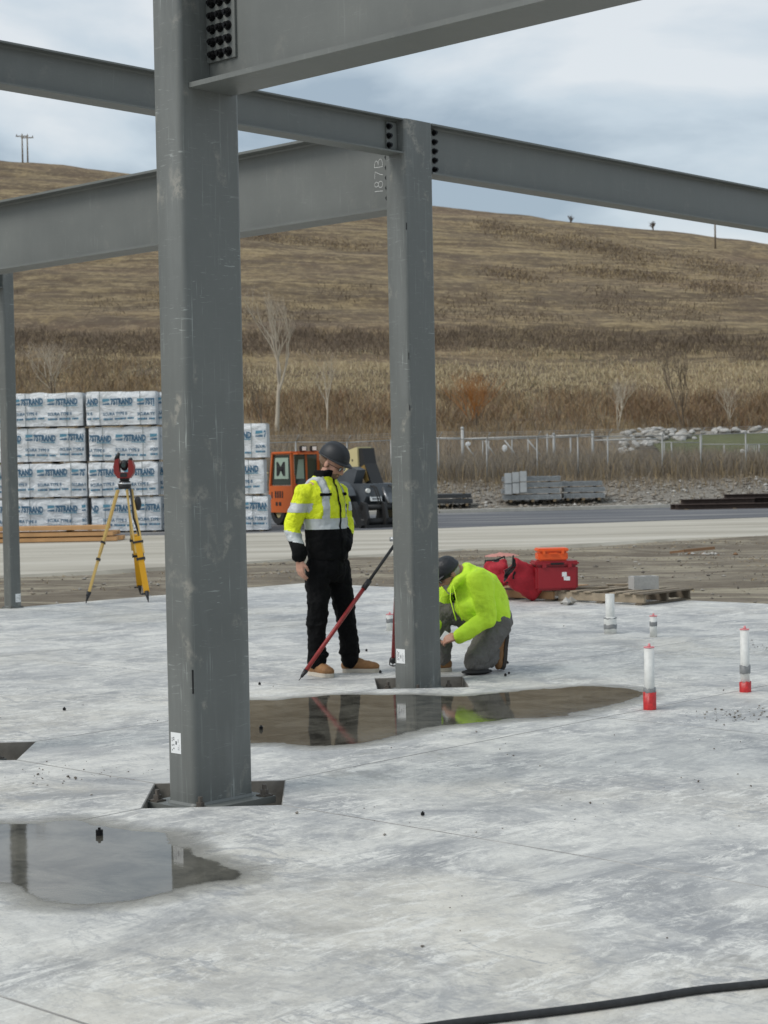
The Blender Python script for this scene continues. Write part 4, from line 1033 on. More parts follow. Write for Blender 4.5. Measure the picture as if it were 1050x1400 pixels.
MB().add([(-2.36, -1.07, 1.50), (-1.35, -1.07, 1.50), (-1.35, -1.07, 2.18), (-2.28, -1.07, 2.18)], [(0, 1, 2, 3)]).build('poster', 'poster_green', w1)
vs, fs = text_mesh('M', 0.60, bold=0.02); MB().add([(-2.22+q.x*1.45, -1.078, 1.62+q.y) for q in vs], fs).build('letter', 'black_iron', w1)
MB().add([(-1.012, -0.97, 1.50), (-1.012, -0.68, 1.50), (-1.045, -0.68, 2.12), (-1.045, -0.86, 2.12)], [(0, 1, 2, 3)]).build('poster', 'poster_green', w2)
dec = MB()
for x, z, w_, h_ in ((-2.45, 0.98, 0.07, 0.2), (-2.18, 1.0, 0.10, 0.22), (-2.02, 1.0, 0.10, 0.22), (-1.86, 1.0, 0.10, 0.22), (-1.70, 1.0, 0.08, 0.22), (-2.12, 0.70, 0.14, 0.12), (-1.88, 0.70, 0.16, 0.12)):
    dec = MB(); dec.box((x, -1.125, z), (w_, 0.006, h_)); dec.build('decal', 'black_iron', cab)
for y in (-0.72, -0.35):
    l_ = MB().bbox((-0.98, y, 2.46), (0.15, 0.22, 0.17), 0.02).build('work_lamp', 'black_iron', cab); MB().box((-0.902, y, 2.46), (0.012, 0.14, 0.12)).build('lens', 'lamp_white', l_)
MB().box((-0.92, -0.62, 2.30), (0.45, 0.9, 0.05)).build('lamp_bar', 'machine_orange', cab)
MB().bar((-2.62, -1.15, 1.7), (-2.95, -1.25, 1.75), 0.03, 0.03).bbox((-2.98, -1.28, 1.82), (0.22, 0.05, 0.55), 0.02).build('mirror', 'machine_cream', cab)
def wheel(x, y, r=0.56, w=0.38):
    n = 28; tm = MB(); prof = [(r*0.58, -w/2), (r*0.93, -w/2), (r, -w*0.36), (r, w*0.36), (r*0.93, w/2), (r*0.58, w/2)]
    for i in range(n):
        t_ = 2*math.pi*i/n
        for k, (rr, yy) in enumerate(prof):
            rr2 = rr-(0.035 if (i % 2 and 1 < k < 4) else 0); tm.v.append((x+rr2*math.cos(t_), y+yy, r+rr2*math.sin(t_)-0.0))
    for i in range(n):
        for k in range(5):
            a_ = i*6+k; b_ = ((i+1) % n)*6+k; tm.f.append((a_, b_, b_+1, a_+1)); tm.m.append(0); tm.sm.append(False)
    root = tm.build('wheel', 'rubber', th)
    MB().tube([(x, y-w*0.3, r), (x, y+w*0.3, r)], r*0.60, 20, smooth=False).tube([(x, y-w*0.36, r), (x, y+w*0.36, r)], r*0.24, 12, smooth=False).build('rim', 'machine_cream', root)
for x in (-2.1, 1.75):
    for y in (-0.92, 1.0): wheel(x, y)
side_prism(MB(), [(-2.7, 1.35), (-2.6, 1.85), (1.35, 2.46), (1.40, 1.70)], -0.05, 0.45).build('boom', 'machine_cream', th)
side_prism(MB(), [(1.32, 2.42), (1.58, 2.42), (1.72, 1.95), (2.2, 1.25), (1.95, 1.20), (1.36, 1.75)], 0.0, 0.42).build('boom_head', 'black_iron', th)
side_prism(MB(), [(1.45, 1.80), (1.72, 1.90), (1.98, 1.42), (1.78, 1.35)], -0.03, 0.0).build('hose_guard', 'ochre', th)
for x, z in ((0.7, 2.0), (1.05, 2.05), (0.5, 1.78), (0.9, 1.75)): MB().tube([(x, -0.062, z), (x, -0.04, z)], 0.035, 10).build('rivet', 'black_iron', th)
side_prism(MB(), [(0.05, 0.95), (1.5, 0.95), (2.0, 1.75), (1.6, 1.85), (0.6, 1.45)], -0.42, -0.12).build('side_frame', 'machine_dark', th)
ff = side_prism(MB(), [(1.05, 0.72), (2.55, 0.70), (2.75, 0.95), (2.62, 1.32), (1.2, 1.34), (1.05, 1.2)], -0.55, 0.95).build('front_frame', 'machine_dark', th)
fd = MB(); prev = None
for k in range(9):
    t_ = R(150-120*k/8); q = (1.75+0.78*math.cos(t_), 0.56+0.82*math.sin(t_))
    if prev: fd.bar((prev[0], -0.95, prev[1]), (q[0], -0.95, q[1]), 0.46, 0.04)
    prev = q
fd.build('fender', 'machine_dark', th)
st_ = MB().box((2.715, -0.22, 1.02), (0.012, 0.40, 0.46), Matrix.Rotation(R(-20), 3, 'Y')).build('warning_sticker', 'white_label', ff)
for k in range(5): MB().box((2.722+0.364*(0.085*k-0.17), -0.22, 1.19-k*0.080), (0.010, 0.33-0.06*(k % 3), 0.032), Matrix.Rotation(R(-20), 3, 'Y')).build('print', 'label_ink', st_)
cr_ = side_prism(MB(), [(2.75, 0.10), (3.05, 0.0), (3.35, 0.35), (3.3, 1.05), (2.95, 0.80), (2.8, 0.6)], -0.85, 0.55)
cr_ = MB()
for y in (-0.85, -0.2, 0.47): side_prism(cr_, [(2.70, 0.30), (2.95, 0.02), (3.25, 0.0), (3.35, 0.30), (3.2, 0.75), (2.95, 0.80), (2.80, 0.62)], y, y+0.09)
cr_.tube([(3.0, -0.85, 0.62), (3.0, 0.55, 0.62)], 0.09, 10).tube([(3.05, -0.95, 0.2), (3.05, 0.62, 0.2)], 0.11, 10).bar((3.2, -0.9, 0.05), (3.2, 0.6, 0.05), 0.30, 0.10)
cr_.build('carriage', 'black_iron', th)
MB().tube([(2.62, 0.1, 1.2), (3.0, 0.1, 0.72)], 0.05, 10).build('tilt_cylinder', 'alu_dark', th)
for k, y in enumerate((-0.3, -0.22, 0.32)): MB().tube([(2.5, y, 1.30), (2.85, y-0.03, 1.22), (3.05, y, 0.85), (2.98, y, 0.6)], 0.022, 8).build('hose', 'rubber', th)
for y in (-0.48, 0.80): MB().tube([(2.70, y, 1.12), (2.78, y, 1.12)], 0.07, 12).build('headlight', 'lamp_white', th)
for z in (0.80, 0.86, 0.92): MB().bar((2.66, 0.15, z), (2.66, 0.75, z), 0.12, 0.02).build('grille_bar', 'black_iron', th)
side_prism(MB(), [(2.5, 0.62), (2.9, 0.12), (3.15, 0.0), (3.25, 0.1), (2.95, 0.5), (2.7, 0.8)], -1.0, -0.84).build('stabiliser', 'black_iron', th)
side_prism(MB(), [(2.2, 1.3), (2.45, 1.25), (3.1, 0.75), (2.95, 0.6)], 0.1, 0.35).build('link_arm', 'machine_dark', th)

# ---- yellow survey tripod with the red total station on it
mat('tripod_wood', (0.62, 0.42, 0.13), 0.5); mat('tripod_yellow', (0.72, 0.36, 0.008), 0.4); mat('black_plastic', (0.02, 0.02, 0.021), 0.5); mat('alu', (0.62, 0.63, 0.64), 0.35, 0.7); mat('red_shell', (0.26, 0.022, 0.018), 0.45)
Yq = 21.9
fL, fR, fB = ground(117.5, 824.5), ground(203, 823.5), ground(192, 813)
hd = at(170.5, 662, Yq)
tp = thing('survey_tripod', 'tall yellow wooden survey tripod with black shoes on the slab edge', 'tripod', (hd.x, Yq, 0)); o_ = tp.location
def tleg(foot, top, wdir, low_w):
    d = (top-foot); q0, q1, q2 = foot+d*0.085, foot+d*0.46, foot+d*0.965; wv = Vector(wdir).normalized()
    lg = MB().bar(q0, foot+d*0.56, low_w, 0.030, up=wv.cross(d)).build('leg', 'tripod_yellow' if low_w > 0.05 else 'tripod_wood', tp, o_)
    for s_ in (-1, 1):
        b = MB(); b.bar(foot+d*0.42+wv*s_*(low_w/2+0.012), q2+wv*s_*0.030, 0.022, 0.026, up=wv.cross(d)); b.build('rail', 'tripod_wood', lg, o_)
    MB().bar(foot+d*0.505, foot+d*0.522, low_w+0.06, 0.045, up=wv.cross(d)).build('clamp', 'black_plastic', lg, o_); MB().bar(foot+d*0.36, foot+d*0.38, low_w+0.035, 0.045, up=wv.cross(d)).build('clamp', 'black_plastic', lg, o_)
    b = MB(); b.tube([foot, q0+d*0.01], [0.004, 0.032], 10).bar(foot+d*0.07-wv*0.07, foot+d*0.075, 0.02, 0.02); b.build('shoe', 'black_plastic', lg, o_)
tleg(fL, hd+Vector((-0.07, 0, -0.02)), (0.1, 1, 0), 0.032)
tleg(fR, hd+Vector((0.05, -0.05, -0.02)), (1, 0.1, 0), 0.072)
tleg(fB, hd+Vector((0.05, 0.06, -0.02)), (1, 0.1, 0), 0.072)
MB().tube([hd+Vector((0,0,-0.06)), hd+Vector((0,0,0.0))], [0.075, 0.085], 16).build('tripod_head', 'black_plastic', tp, o_)
MB().tube([hd+Vector((0,0,0.0)), hd+Vector((0,0,0.018))], 0.09, 20).build('head_plate', 'alu', tp, o_)
q = MB(); q.tube([hd+Vector((0.08, -0.09, -0.05)), hd+Vector((0.12, -0.13, -0.42)), hd+Vector((0.20, -0.15, -0.66)), hd+Vector((0.235, -0.14, -0.95))], 0.014, 6); q.build('strap', 'black_plastic', tp, o_)
q = MB(); q.sphere(hd+Vector((0.165, -0.05, -0.24)), (0.045, 0.05, 0.09), 12, 8); q.build('pouch', 'black_plastic', tp, o_)
ts = thing('total_station', 'dark red total station with black handle on the yellow tripod', 'total station', hd+Vector((0, 0, 0.019))); 
MB().tube([(0, 0, 0), (0, 0, 0.022)], 0.07, 16).tube([(0, 0, 0.022), (0, 0, 0.055)], [0.055, 0.065], 16).build('tribrach', 'black_plastic', ts)
b = MB(); side_prism(b, [(-0.075, 0.055), (0.075, 0.055), (0.118, 0.12), (0.128, 0.20), (0.105, 0.27), (0.060, 0.285), (0.055, 0.13), (-0.055, 0.13), (-0.060, 0.30), (-0.105, 0.285), (-0.128, 0.20), (-0.118, 0.12)], -0.075, 0.075); b.build('yoke', 'red_shell', ts)
b = MB(); b.tube([(0, -0.07, 0.215), (0, -0.02, 0.215), (0, 0.09, 0.215)], [0.03, 0.052, 0.045], 16).sphere((0, 0, 0.215), (0.052, 0.06, 0.07), 14, 8); tl = b.build('telescope', 'black_plastic', ts)
MB().tube([(0, -0.080, 0.215), (0, -0.074, 0.215)], 0.026, 14).build('lens', 'cab_glass', tl)
b = MB(); b.tube([(-0.095, 0, 0.28), (-0.075, 0, 0.345), (-0.06, 0, 0.37)], [0.034, 0.024, 0.016], 10).tube([(0.085, 0, 0.275), (0.07, 0, 0.305)], [0.03, 0.02], 10); b.build('handle', 'black_plastic', ts)
b = MB(); b.bbox((0, -0.079, 0.095), (0.085, 0.012, 0.05), 0.004).build('keypad', 'black_plastic', ts)

# ---- red and black monopod stand behind the middle column
grainy('red_tube', (0.30, 0.030, 0.028), 0.4, 0.3, 30, 0.1)
rf = [ground(408.5, 930.5), ground(537, 911), ground(583, 905)]
ap = at(545, 737, 13.8)
bp = thing('prism_stand', 'three-legged survey stand with red lower legs and black upper legs behind the middle column', 'stand', (ap.x, ap.y, 0)); o_ = bp.location
for k, f_ in enumerate(rf):
    d = ap-f_; lg = MB().tube([f_+d*0.055, f_+d*0.66], 0.0165, 12).build('leg', 'red_tube', bp, o_)
    b = MB(); b.tube([f_+d*0.64, f_+d*0.70], 0.022, 12).tube([f_+d*0.66, f_+d*0.99], 0.0125, 10); b.build('upper_tube', 'black_plastic', lg, o_)
    b = MB(); b.tube([f_+d*0.025, f_+d*0.07], [0.010, 0.02], 10).tube([f_, f_+d*0.03], [0.002, 0.006], 8)
    if k == 1: b.sphere(f_+d*0.05, 0.03, 10, 8); b.tube([f_+d*0.02+Vector((-0.025,0,0.03)), f_+Vector((-0.025,0,0.012)), f_+Vector((0.0,-0.01,0.004)), f_+Vector((0.045,-0.01,0.010))], 0.005, 6)
    b.build('foot', 'black_plastic', lg, o_)
b = MB(); b.tube([ap+Vector((0,0,-0.05)), ap+Vector((0,0,0.05))], 0.035, 12).tube([ap+Vector((0,0,-0.3)), ap+Vector((0,0,0.12))], 0.015, 10); b.build('hub', 'black_plastic', bp, o_)
MB().tube([ap+Vector((-0.07, -0.01, 0.0)), ap+Vector((0, 0, 0.0))], 0.018, 8).build('clamp_knob', 'alu', bp, o_)

# ---- plastic stub pipes standing in the slab
grainy('pvc', (0.70, 0.70, 0.665), 0.5, 0.16, 22, 0.08); grainy('tape_grey', (0.20, 0.205, 0.205), 0.5, 0.3, 40); grainy('tape_red', (0.50, 0.022, 0.022), 0.4, 0.35, 45, 0.4, 0.004); mat('pink_wrap', (0.74, 0.26, 0.27), 0.5)
def stub(px, py, h, r, label, bands=(), cap=True, fat=None):
    p = ground(px, py); root = thing('stub_pipe', label, 'pipe', p, 0, 'white plastic pipe stubs in the slab')
    MB().tube([(0, 0, -0.02), (0, 0, h)], r, 24).build('tube', 'pvc', root)
    if fat: MB().tube([(0, 0, -0.01), (0, 0, fat[0]-0.012), (0, 0, fat[0])], [fat[1], fat[1], fat[1]-0.008], 24).build('sleeve', 'pvc', root)
    for z0, z1, e_, m_ in bands:
        n = 24; t_ = MB()
        for i in range(n):
            a_ = 2*math.pi*i/n; j0, j1 = 0.010*noise.noise(Vector((math.cos(a_)*3, math.sin(a_)*3, z0*9))), 0.014*noise.noise(Vector((math.cos(a_)*3, math.sin(a_)*3, z1*9+4)))
            t_.v += [((r+e_)*math.cos(a_), (r+e_)*math.sin(a_), max(0, z0+j0)), ((r+e_+0.001)*math.cos(a_), (r+e_+0.001)*math.sin(a_), z1+j1), (r*math.cos(a_), r*math.sin(a_), z1+j1+0.001)]
        for i in range(n):
            a_, b_ = 3*i, 3*((i+1) % n); t_.f += [(a_, b_, b_+1, a_+1), (a_+1, b_+1, b_+2, a_+2)]; t_.m += [0, 0]; t_.sm += [True, True]
        t_.build('tape', m_, root)
    if cap:
        c_ = MB(); n = 20
        c_.tube([(0, 0, h-0.005), (0, 0, h+0.002)], r+0.0018, 20); c_.tube([(0, 0, h), (0.003, 0, h+0.012), (0.001, 0, h+0.022)], [0.016, 0.007, 0.008], 8); c_.build('end_wrap', 'pink_wrap', root)
    return root
stub(888.5, 970, 0.405, 0.033, 'white pipe stub with a wide red taped foot and grey tape by the slab joint', [(0.0, 0.112, 0.009, 'tape_red'), (0.108, 0.138, 0.007, 'tape_grey')])
stub(1019, 946, 0.435, 0.031, 'white pipe stub with grey tape band above a shorter red foot near the gravel patch', [(0.0, 0.068, 0.009, 'tape_red'), (0.128, 0.182, 0.006, 'tape_grey')])
stub(893.5, 871, 0.195, 0.034, 'short white pipe stub with pink wrapped top and a grey patch', [(0.10, 0.14, 0.001, 'tape_grey')])
stub(834.5, 866, 0.37, 0.043, 'white pipe stub rising from a thicker taped sleeve before the pallets', [(0.045, 0.085, 0.018, 'tape_grey'), (0.138, 0.148, 0.018, 'tape_grey')], False, (0.155, 0.060))
stub(533, 862, 0.16, 0.034, 'short white pipe stub with pink top behind the red stand leg', [(0.075, 0.115, 0.001, 'tape_grey')])

# ---- pallets and what lies on them
grainy('pallet_wood', (0.30, 0.245, 0.175), 0.85, 0.3, 9, 0.3, 0.004); grainy('pallet_dark', (0.155, 0.125, 0.09), 0.9, 0.3, 9, 0.3, 0.004); grainy('pallet_orange', (0.40, 0.24, 0.12), 0.85, 0.25, 9)
def pallet(u, v, label, lw=1.0, lv=1.22, miss=(), m_=('pallet_wood', 'pallet_dark')):
    p = grid(u, v, 0.002); root = thing('pallet', label, 'pallet', p, YAW, 'wooden pallets at the slab edge')
    for k in range(3): MB().bbox((0.045+(lw-0.09)*k/2, lv/2, 0.066), (0.04, lv, 0.09), 0.003).build('stringer', m_[1] if k else m_[0], root)
    for k in range(7):
        if k in miss: continue
        MB().bbox((lw/2, 0.05+(lv-0.1)*k/6+rnd.gauss(0, 0.006), 0.1215), (lw+rnd.uniform(-0.01, 0.03), 0.10+0.03*(k % 3 == 0), 0.018), 0.003, Matrix.Rotation(rnd.gauss(0, 0.008), 3, 'Z')).build('deck_board', m_[0] if k % 3 else m_[1], root)
    for k in range(3): MB().bbox((lw/2, 0.06+(lv-0.12)*k/2, 0.0105), (lw, 0.10, 0.018), 0.003).build('bottom_board', m_[1], root)
    return root
def guv(px, py):
    p = ground(px, py); return to_uv(p.x, p.y)
ua, va = guv(879, 828)
pallet(ua, va, 'grey weathered wooden pallet with a concrete block on it', 0.98, 1.20, (3,))
pallet(ua-0.05, va+1.24, 'wooden pallet with an orange stringer under the red tool box', 0.98, 1.22, (), ('pallet_orange', 'pallet_dark'))
PZ = 0.1335
grainy('cmu', (0.40, 0.395, 0.375), 0.9, 0.15, 40, 0.4, 0.004)
p = at(880, 807, 20.35)
bk = thing('concrete_block', 'grey hollow concrete block sitting on the weathered pallet', 'block', (p.x, 20.35, PZ), R(12))
b = MB(); L_, W_, H_ = 0.30, 0.19, 0.15
for x in (-L_/2+0.017, 0, L_/2-0.017): b.box((x, 0, H_/2), (0.034, W_-0.064, H_-0.001))
for y in (-W_/2+0.016, W_/2-0.016): b.box((0, y, H_/2), (L_, 0.032, H_))
b.build('shell', 'cmu', bk)
for px, py, Y_, L_, rz, nm in ((800, 803, 20.6, 0.55, 5, 'loose grey board lying across the weathered pallet'), (846, 799, 21.0, 0.30, 0, 'short pale board behind the concrete block')):
    p = at(px, py, Y_); o = MB().bbox((0, 0, 0.011), (L_, 0.10, 0.020), 0.003).build('loose_board', 'pallet_wood'); o.location = (p.x, Y_, PZ+0.002); o.rotation_euler = (0, 0, R(rz)); tag(o, nm, 'board', 'loose boards on the pallet')
mat('box_red', (0.30, 0.008, 0.016), 0.42); mat('case_orange', (0.82, 0.11, 0.012), 0.4); mat('bag_black', (0.015, 0.015, 0.016), 0.8)
p = at(758, 805, 20.55)
rbx = thing('tool_box', 'dark red plastic tool box with white sticker on the pallet', 'tool box', (p.x, 20.55, PZ), R(6))
MB().bbox((0, 0, 0.145), (0.50, 0.34, 0.29), 0.025).build('body', 'box_red', rbx)
MB().bbox((0, 0, 0.312), (0.52, 0.36, 0.055), 0.018).build('lid', 'box_red', rbx)
for x in (-0.15, 0.15): MB().bbox((x, -0.182, 0.29), (0.05, 0.014, 0.06), 0.004).build('latch', 'box_red', rbx)
MB().bbox((0.0, -0.19, 0.31), (0.16, 0.02, 0.025), 0.006).build('handle', 'bag_black', rbx)
for x, z, w_, h_ in ((0.085, 0.185, 0.055, 0.05), (0.125, 0.135, 0.05, 0.045), (0.09, 0.14, 0.025, 0.05)): MB().box((x, -0.1715, z), (w_, 0.003, h_)).build('sticker', 'white_label', rbx)
p = at(754, 766, 20.55)
oc = thing('orange_case', 'bright orange plastic case on top of the red tool box', 'case', (p.x, 20.55, PZ+0.341), R(4))
MB().bbox((0, 0, 0.052), (0.345, 0.26, 0.102), 0.016).build('body', 'case_orange', oc); MB().bbox((0, 0, 0.124), (0.365, 0.28, 0.040), 0.012).build('lid', 'case_orange', oc)
for x in (-0.11, 0.11): MB().bbox((x, -0.142, 0.098), (0.035, 0.012, 0.05), 0.003).build('latch', 'case_orange', oc)
MB().bbox((0, -0.146, 0.085), (0.10, 0.016, 0.022), 0.005).build('handle', 'case_orange', oc)
# slumped canvas tool bags
grainy('bag_red', (0.36, 0.010, 0.022), 0.75, 0.3, 60, 0.3, 0.003)
def bag(label, base, rz, tilt, wid, dep, hgt, seed):
    root = thing('tool_bag', label, 'bag', base, rz, 'red canvas tool bags'); b = MB(); r_ = random.Random(seed)
    n = 30; layers = 13; prof = []
    ring = lambda f_: [( (wid/2*(1-0.16*f_)*math.copysign(abs(math.cos(t_))**0.6, math.cos(t_))), (dep/2*(1-0.45*f_)*math.copysign(abs(math.sin(t_))**0.7, math.sin(t_)))) for t_ in [2*math.pi*i/n for i in range(n)]]
    tl_ = Matrix.Rotation(tilt[0], 3, 'X') @ Matrix.Rotation(tilt[1], 3, 'Y')
    V = []
    for k in range(layers+1):
        f_ = k/layers
        for x, y in ring(f_):
            q = Vector((x, y, hgt*f_)); w_ = noise.noise(Vector((x*9+seed, y*9, f_*3+seed))); u_ = noise.noise(Vector((x*22+seed, y*22, f_*7)))
            q += Vector((x, y, 0)).normalized()*(0.050*w_+0.026*u_)*(0.4+f_); q.z += 0.06*noise.noise(Vector((x*8, y*8, seed+f_)))*f_
            V.append(tl_ @ q)
    F = [(k*n+i, k*n+(i+1) % n, (k+1)*n+(i+1) % n, (k+1)*n+i) for k in range(layers) for i in range(n)]+[tuple(range(n))[::-1]]
    # the wall turns in at the mouth: black lining
    o2 = len(V); top = V[layers*n:layers*n+n]; cx = sum(top, Vector())/n
    inner = [cx+(q-cx)*0.90 for q in top]; dn = tl_ @ Vector((0, 0, -hgt*0.55))
    V2 = inner+[cx+(q-cx)*0.72+dn for q in top]
    b.add(V, F, 0, True); b.add([], [])
    i0 = len(b.v); b.v += [tuple(q) for q in V2]
    for i in range(n):
        j = (i+1) % n
        b.f.append((layers*n+i, layers*n+j, i0+j, i0+i)); b.m.append(0); b.sm.append(True)
        b.f.append((i0+i, i0+j, i0+n+j, i0+n+i)); b.m.append(1); b.sm.append(True)
    b.f.append(tuple(i0+n+i for i in range(n))); b.m.append(1); b.sm.append(False)
    mn = min(q[2] for q in b.v); b.v = [(x, y, z-mn) for x, y, z in b.v]
    b.build('bag_body', ['bag_red', 'bag_black'], root)
    hd_ = MB(); a0, a1 = Vector(b.v[layers*n+3]), Vector(b.v[layers*n+12]); hd_.tube([a0, a0+Vector((0, -0.02, 0.05)), (a0+a1)/2+Vector((0.02, -0.06, 0.03)), a1+Vector((0, -0.02, 0.04)), a1], 0.010, 8); hd_.build('carry_strap', 'bag_black', root)
    q = MB(); q.bbox((0.05, -dep*0.50-0.01, hgt*0.45), (0.10, 0.02, 0.10), 0.008, tl_); q.build('pocket', 'bag_red', root)
    return root
p = at(682, 803, 20.75); bag('upright red canvas tool bag with black lining open at the top', (p.x, 20.75, PZ), R(-12), (R(-6), R(-10)), 0.30, 0.24, 0.30, 3)
p = ground(716, 823); bag('collapsed red canvas tool bag sprawled over the pallet edge onto the slab', (p.x+0.17, p.y+0.14, 0.0), R(20), (R(22), R(-62)), 0.36, 0.30, 0.44, 8)
stones('pale_rubble', ['stone_d', 'stone_b'], [Vector((at(770, 812, 20.0).x+rnd.gauss(0, 0.05), 20.0+rnd.gauss(0, 0.06), 0.0)) for k in range(9)], 0.03, 0.07, 31, 0.1)

# ---- black hose along the front, plugs and debris on the slab
grainy('hose_rubber', (0.022, 0.023, 0.024), 0.65, 0.5, 50, 0.3, 0.003)
hp = [(470, 1421), (545, 1411), (620, 1400), (700, 1390.5), (790, 1379.5), (870, 1368), (950, 1355), (1010, 1348.5), (1060, 1343.5), (1140, 1336), (1240, 1329)]
hpts = []
hw = [ground(q[0], q[1]+5) for q in hp]
for i in range(1, len(hw)-2):
    p0, p1, p2, p3 = hw[i-1:i+3]
    for k in range(8):
        s_ = k/8; q = 0.5*((2*p1)+(p2-p0)*s_+(2*p0-5*p1+4*p2-p3)*s_*s_+(3*p1-p0-3*p2+p3)*s_**3); hpts.append(Vector((q.x, q.y, 0.0125)))
o = MB().tube(hpts, 0.0118, 14).build('hose', 'hose_rubber'); tag(o, 'thick black rubber hose lying across the front of the slab', 'hose')
PLUGS = ((88, 972, 0.55, 'lying between the thin column and the far floor pocket'), (136, 1143, 0.8, 'standing in the dark puddle before the thick column'), (357, 998, 0.6, 'standing in the shallow end of the long brown puddle'),
         (501, 891, 0.5, 'lying behind the boots of the standing worker'), (520, 921, 0.55, 'lying between tan boot and floor pocket'), (694, 908, 0.5, 'lying behind the kneeling worker, apart from a pair'),
         (691, 925, 0.5, 'lying near the knee pad, the larger of a close pair'), (696, 922, 0.40, 'lying near the knee pad, the smaller of a close pair'), (578, 1116, 0.45, 'lying alone on open slab beyond the thick column foot'), (355, 937, 0.5, 'lying by the tip of the red stand leg'))
for i, (px, py, s_, w_) in enumerate(PLUGS):
    p = ground(px, py); o = MB().tube([(0, 0, 0), (0, 0, 0.03*s_)], 0.0155*s_*1.3, 8, smooth=False).tube([(0, 0, 0.03*s_), (0, 0, 0.042*s_)], 0.008*s_, 6, smooth=False).build('anchor_plug', 'bolt_black'); o.location = p+Vector((0, 0, 0.0045)); o.rotation_euler = (0, 0, i)
    tag(o, 'small black anchor plug '+w_, 'plug', 'black anchor plugs on the slab')
def slab_pts(n, fn):
    r_ = []
    while len(r_) < n:
        p = ground(*fn()); u_, v_ = to_uv(p.x, p.y)
        if any(abs(u_-a_)+abs(v_-b_) < HD for a_, b_ in POCK): continue
        r_.append(p)
    return r_
stones('slab_grit', ['stone_a', 'stone_c', 'stone_b'], slab_pts(120, lambda: (rnd.gauss(1010, 34), rnd.gauss(978, 5)))+slab_pts(60, lambda: (rnd.gauss(1045, 22), rnd.gauss(884, 4))), 0.003, 0.011, 33, 0.1)
stones('slab_grit', ['stone_a', 'stone_c', 'stone_b', 'stone_c'], slab_pts(55, lambda: (rnd.gauss(120, 60), rnd.gauss(1058, 8)))+slab_pts(60, lambda: (rnd.uniform(370, 1050), rnd.uniform(1000, 1160)))+slab_pts(40, lambda: (rnd.uniform(0, 1050), rnd.uniform(840, 1300))), 0.003, 0.011, 34, 0.1)
# ================================================================ people
t = NT(mat('hi_vis_yellow', (0.80, 0.90, 0.012), 0.65)); v = t.coord(); f_ = t.noise(v, 9, 4, 0.6, 1.8); t.bump(f_, 0.7, 0.035); g_ = t.noise(v, 5, 6, 0.7); t.color(t.ramp(g_, [(0.34, (0.58, 0.68, 0.010)), (0.5, (0.80, 0.90, 0.012))]))  # darker colour patches stand for grime and shaded creases
t = NT(mat('hi_vis_lime', (0.58, 0.88, 0.035), 0.75)); v = t.coord(); f_ = t.noise(t.coord((1, 1, 1.6)), 7, 3, 0.5, 1.6); t.bump(f_, 0.4, 0.03); g_ = t.noise(v, 5, 6, 0.7); t.color(t.ramp(g_, [(0.34, (0.43, 0.68, 0.03)), (0.5, (0.58, 0.88, 0.035))]))  # grime and crease shade painted into the lime cloth as well
t = NT(mat('black_fabric', (0.0045, 0.0046, 0.005), 0.85, 0, 0.15)); v = t.coord(); f_ = t.noise(v, 12, 4, 0.6, 0.6); t.bump(f_, 0.5, 0.02)
t = NT(mat('grey_fabric', (0.135, 0.128, 0.118), 0.85)); v = t.coord(); f_ = t.noise(v, 9, 4, 0.6, 1.8); t.bump(f_, 0.7, 0.035)
mat('reflective', (0.52, 0.55, 0.55), 0.4, 0.1); mat('silver_edge', (0.30, 0.33, 0.27), 0.5)
grainy('skin', (0.50, 0.27, 0.19), 0.55, 0.12, 40, 0.1, 0.002); grainy('skin_tan', (0.42, 0.22, 0.15), 0.55, 0.12, 40, 0.1, 0.002)
grainy('beard_brown', (0.17, 0.105, 0.065), 0.9, 0.45, 140, 0.5, 0.004); grainy('beard_grey', (0.36, 0.33, 0.30), 0.9, 0.35, 140, 0.5, 0.004)
mat('hat_grey', (0.022, 0.024, 0.027), 0.5, 0, 0.4); grainy('boot_tan', (0.27, 0.135, 0.052), 0.7, 0.25, 40, 0.2, 0.003); mat('sole_cream', (0.55, 0.50, 0.42), 0.7); mat('sole_dark', (0.05, 0.042, 0.035), 0.8); mat('lens_clear', (0.55, 0.58, 0.58), 0.15)

def frame(F, up=(0, 0, 1)):
    F = Vector(F).normalized(); r_ = F.cross(Vector(up)).normalized(); u_ = r_.cross(F)
    return lambda f, r, u: F*f+r_*r+u_*u
def loft(mb, rings, n=28):
    """closed tube through ellipses: (centre, axis_a, axis_b)"""
    o = len(mb.v); k = len(rings)
    for c, a_, b_ in rings:
        for j in range(n): t_ = 2*math.pi*j/n; mb.v.append(tuple(Vector(c)+Vector(a_)*math.cos(t_)+Vector(b_)*math.sin(t_)))
    for i in range(k-1):
        for j in range(n):
            a_, b_ = o+i*n+j, o+i*n+(j+1) % n; mb.f.append((a_, b_, b_+n, a_+n)); mb.m.append(0); mb.sm.append(True)
    mb.f.append(tuple(o+j for j in range(n))[::-1]); mb.f.append(tuple(o+(k-1)*n+j for j in range(n))); mb.m += [0, 0]; mb.sm += [False, False]
    return mb
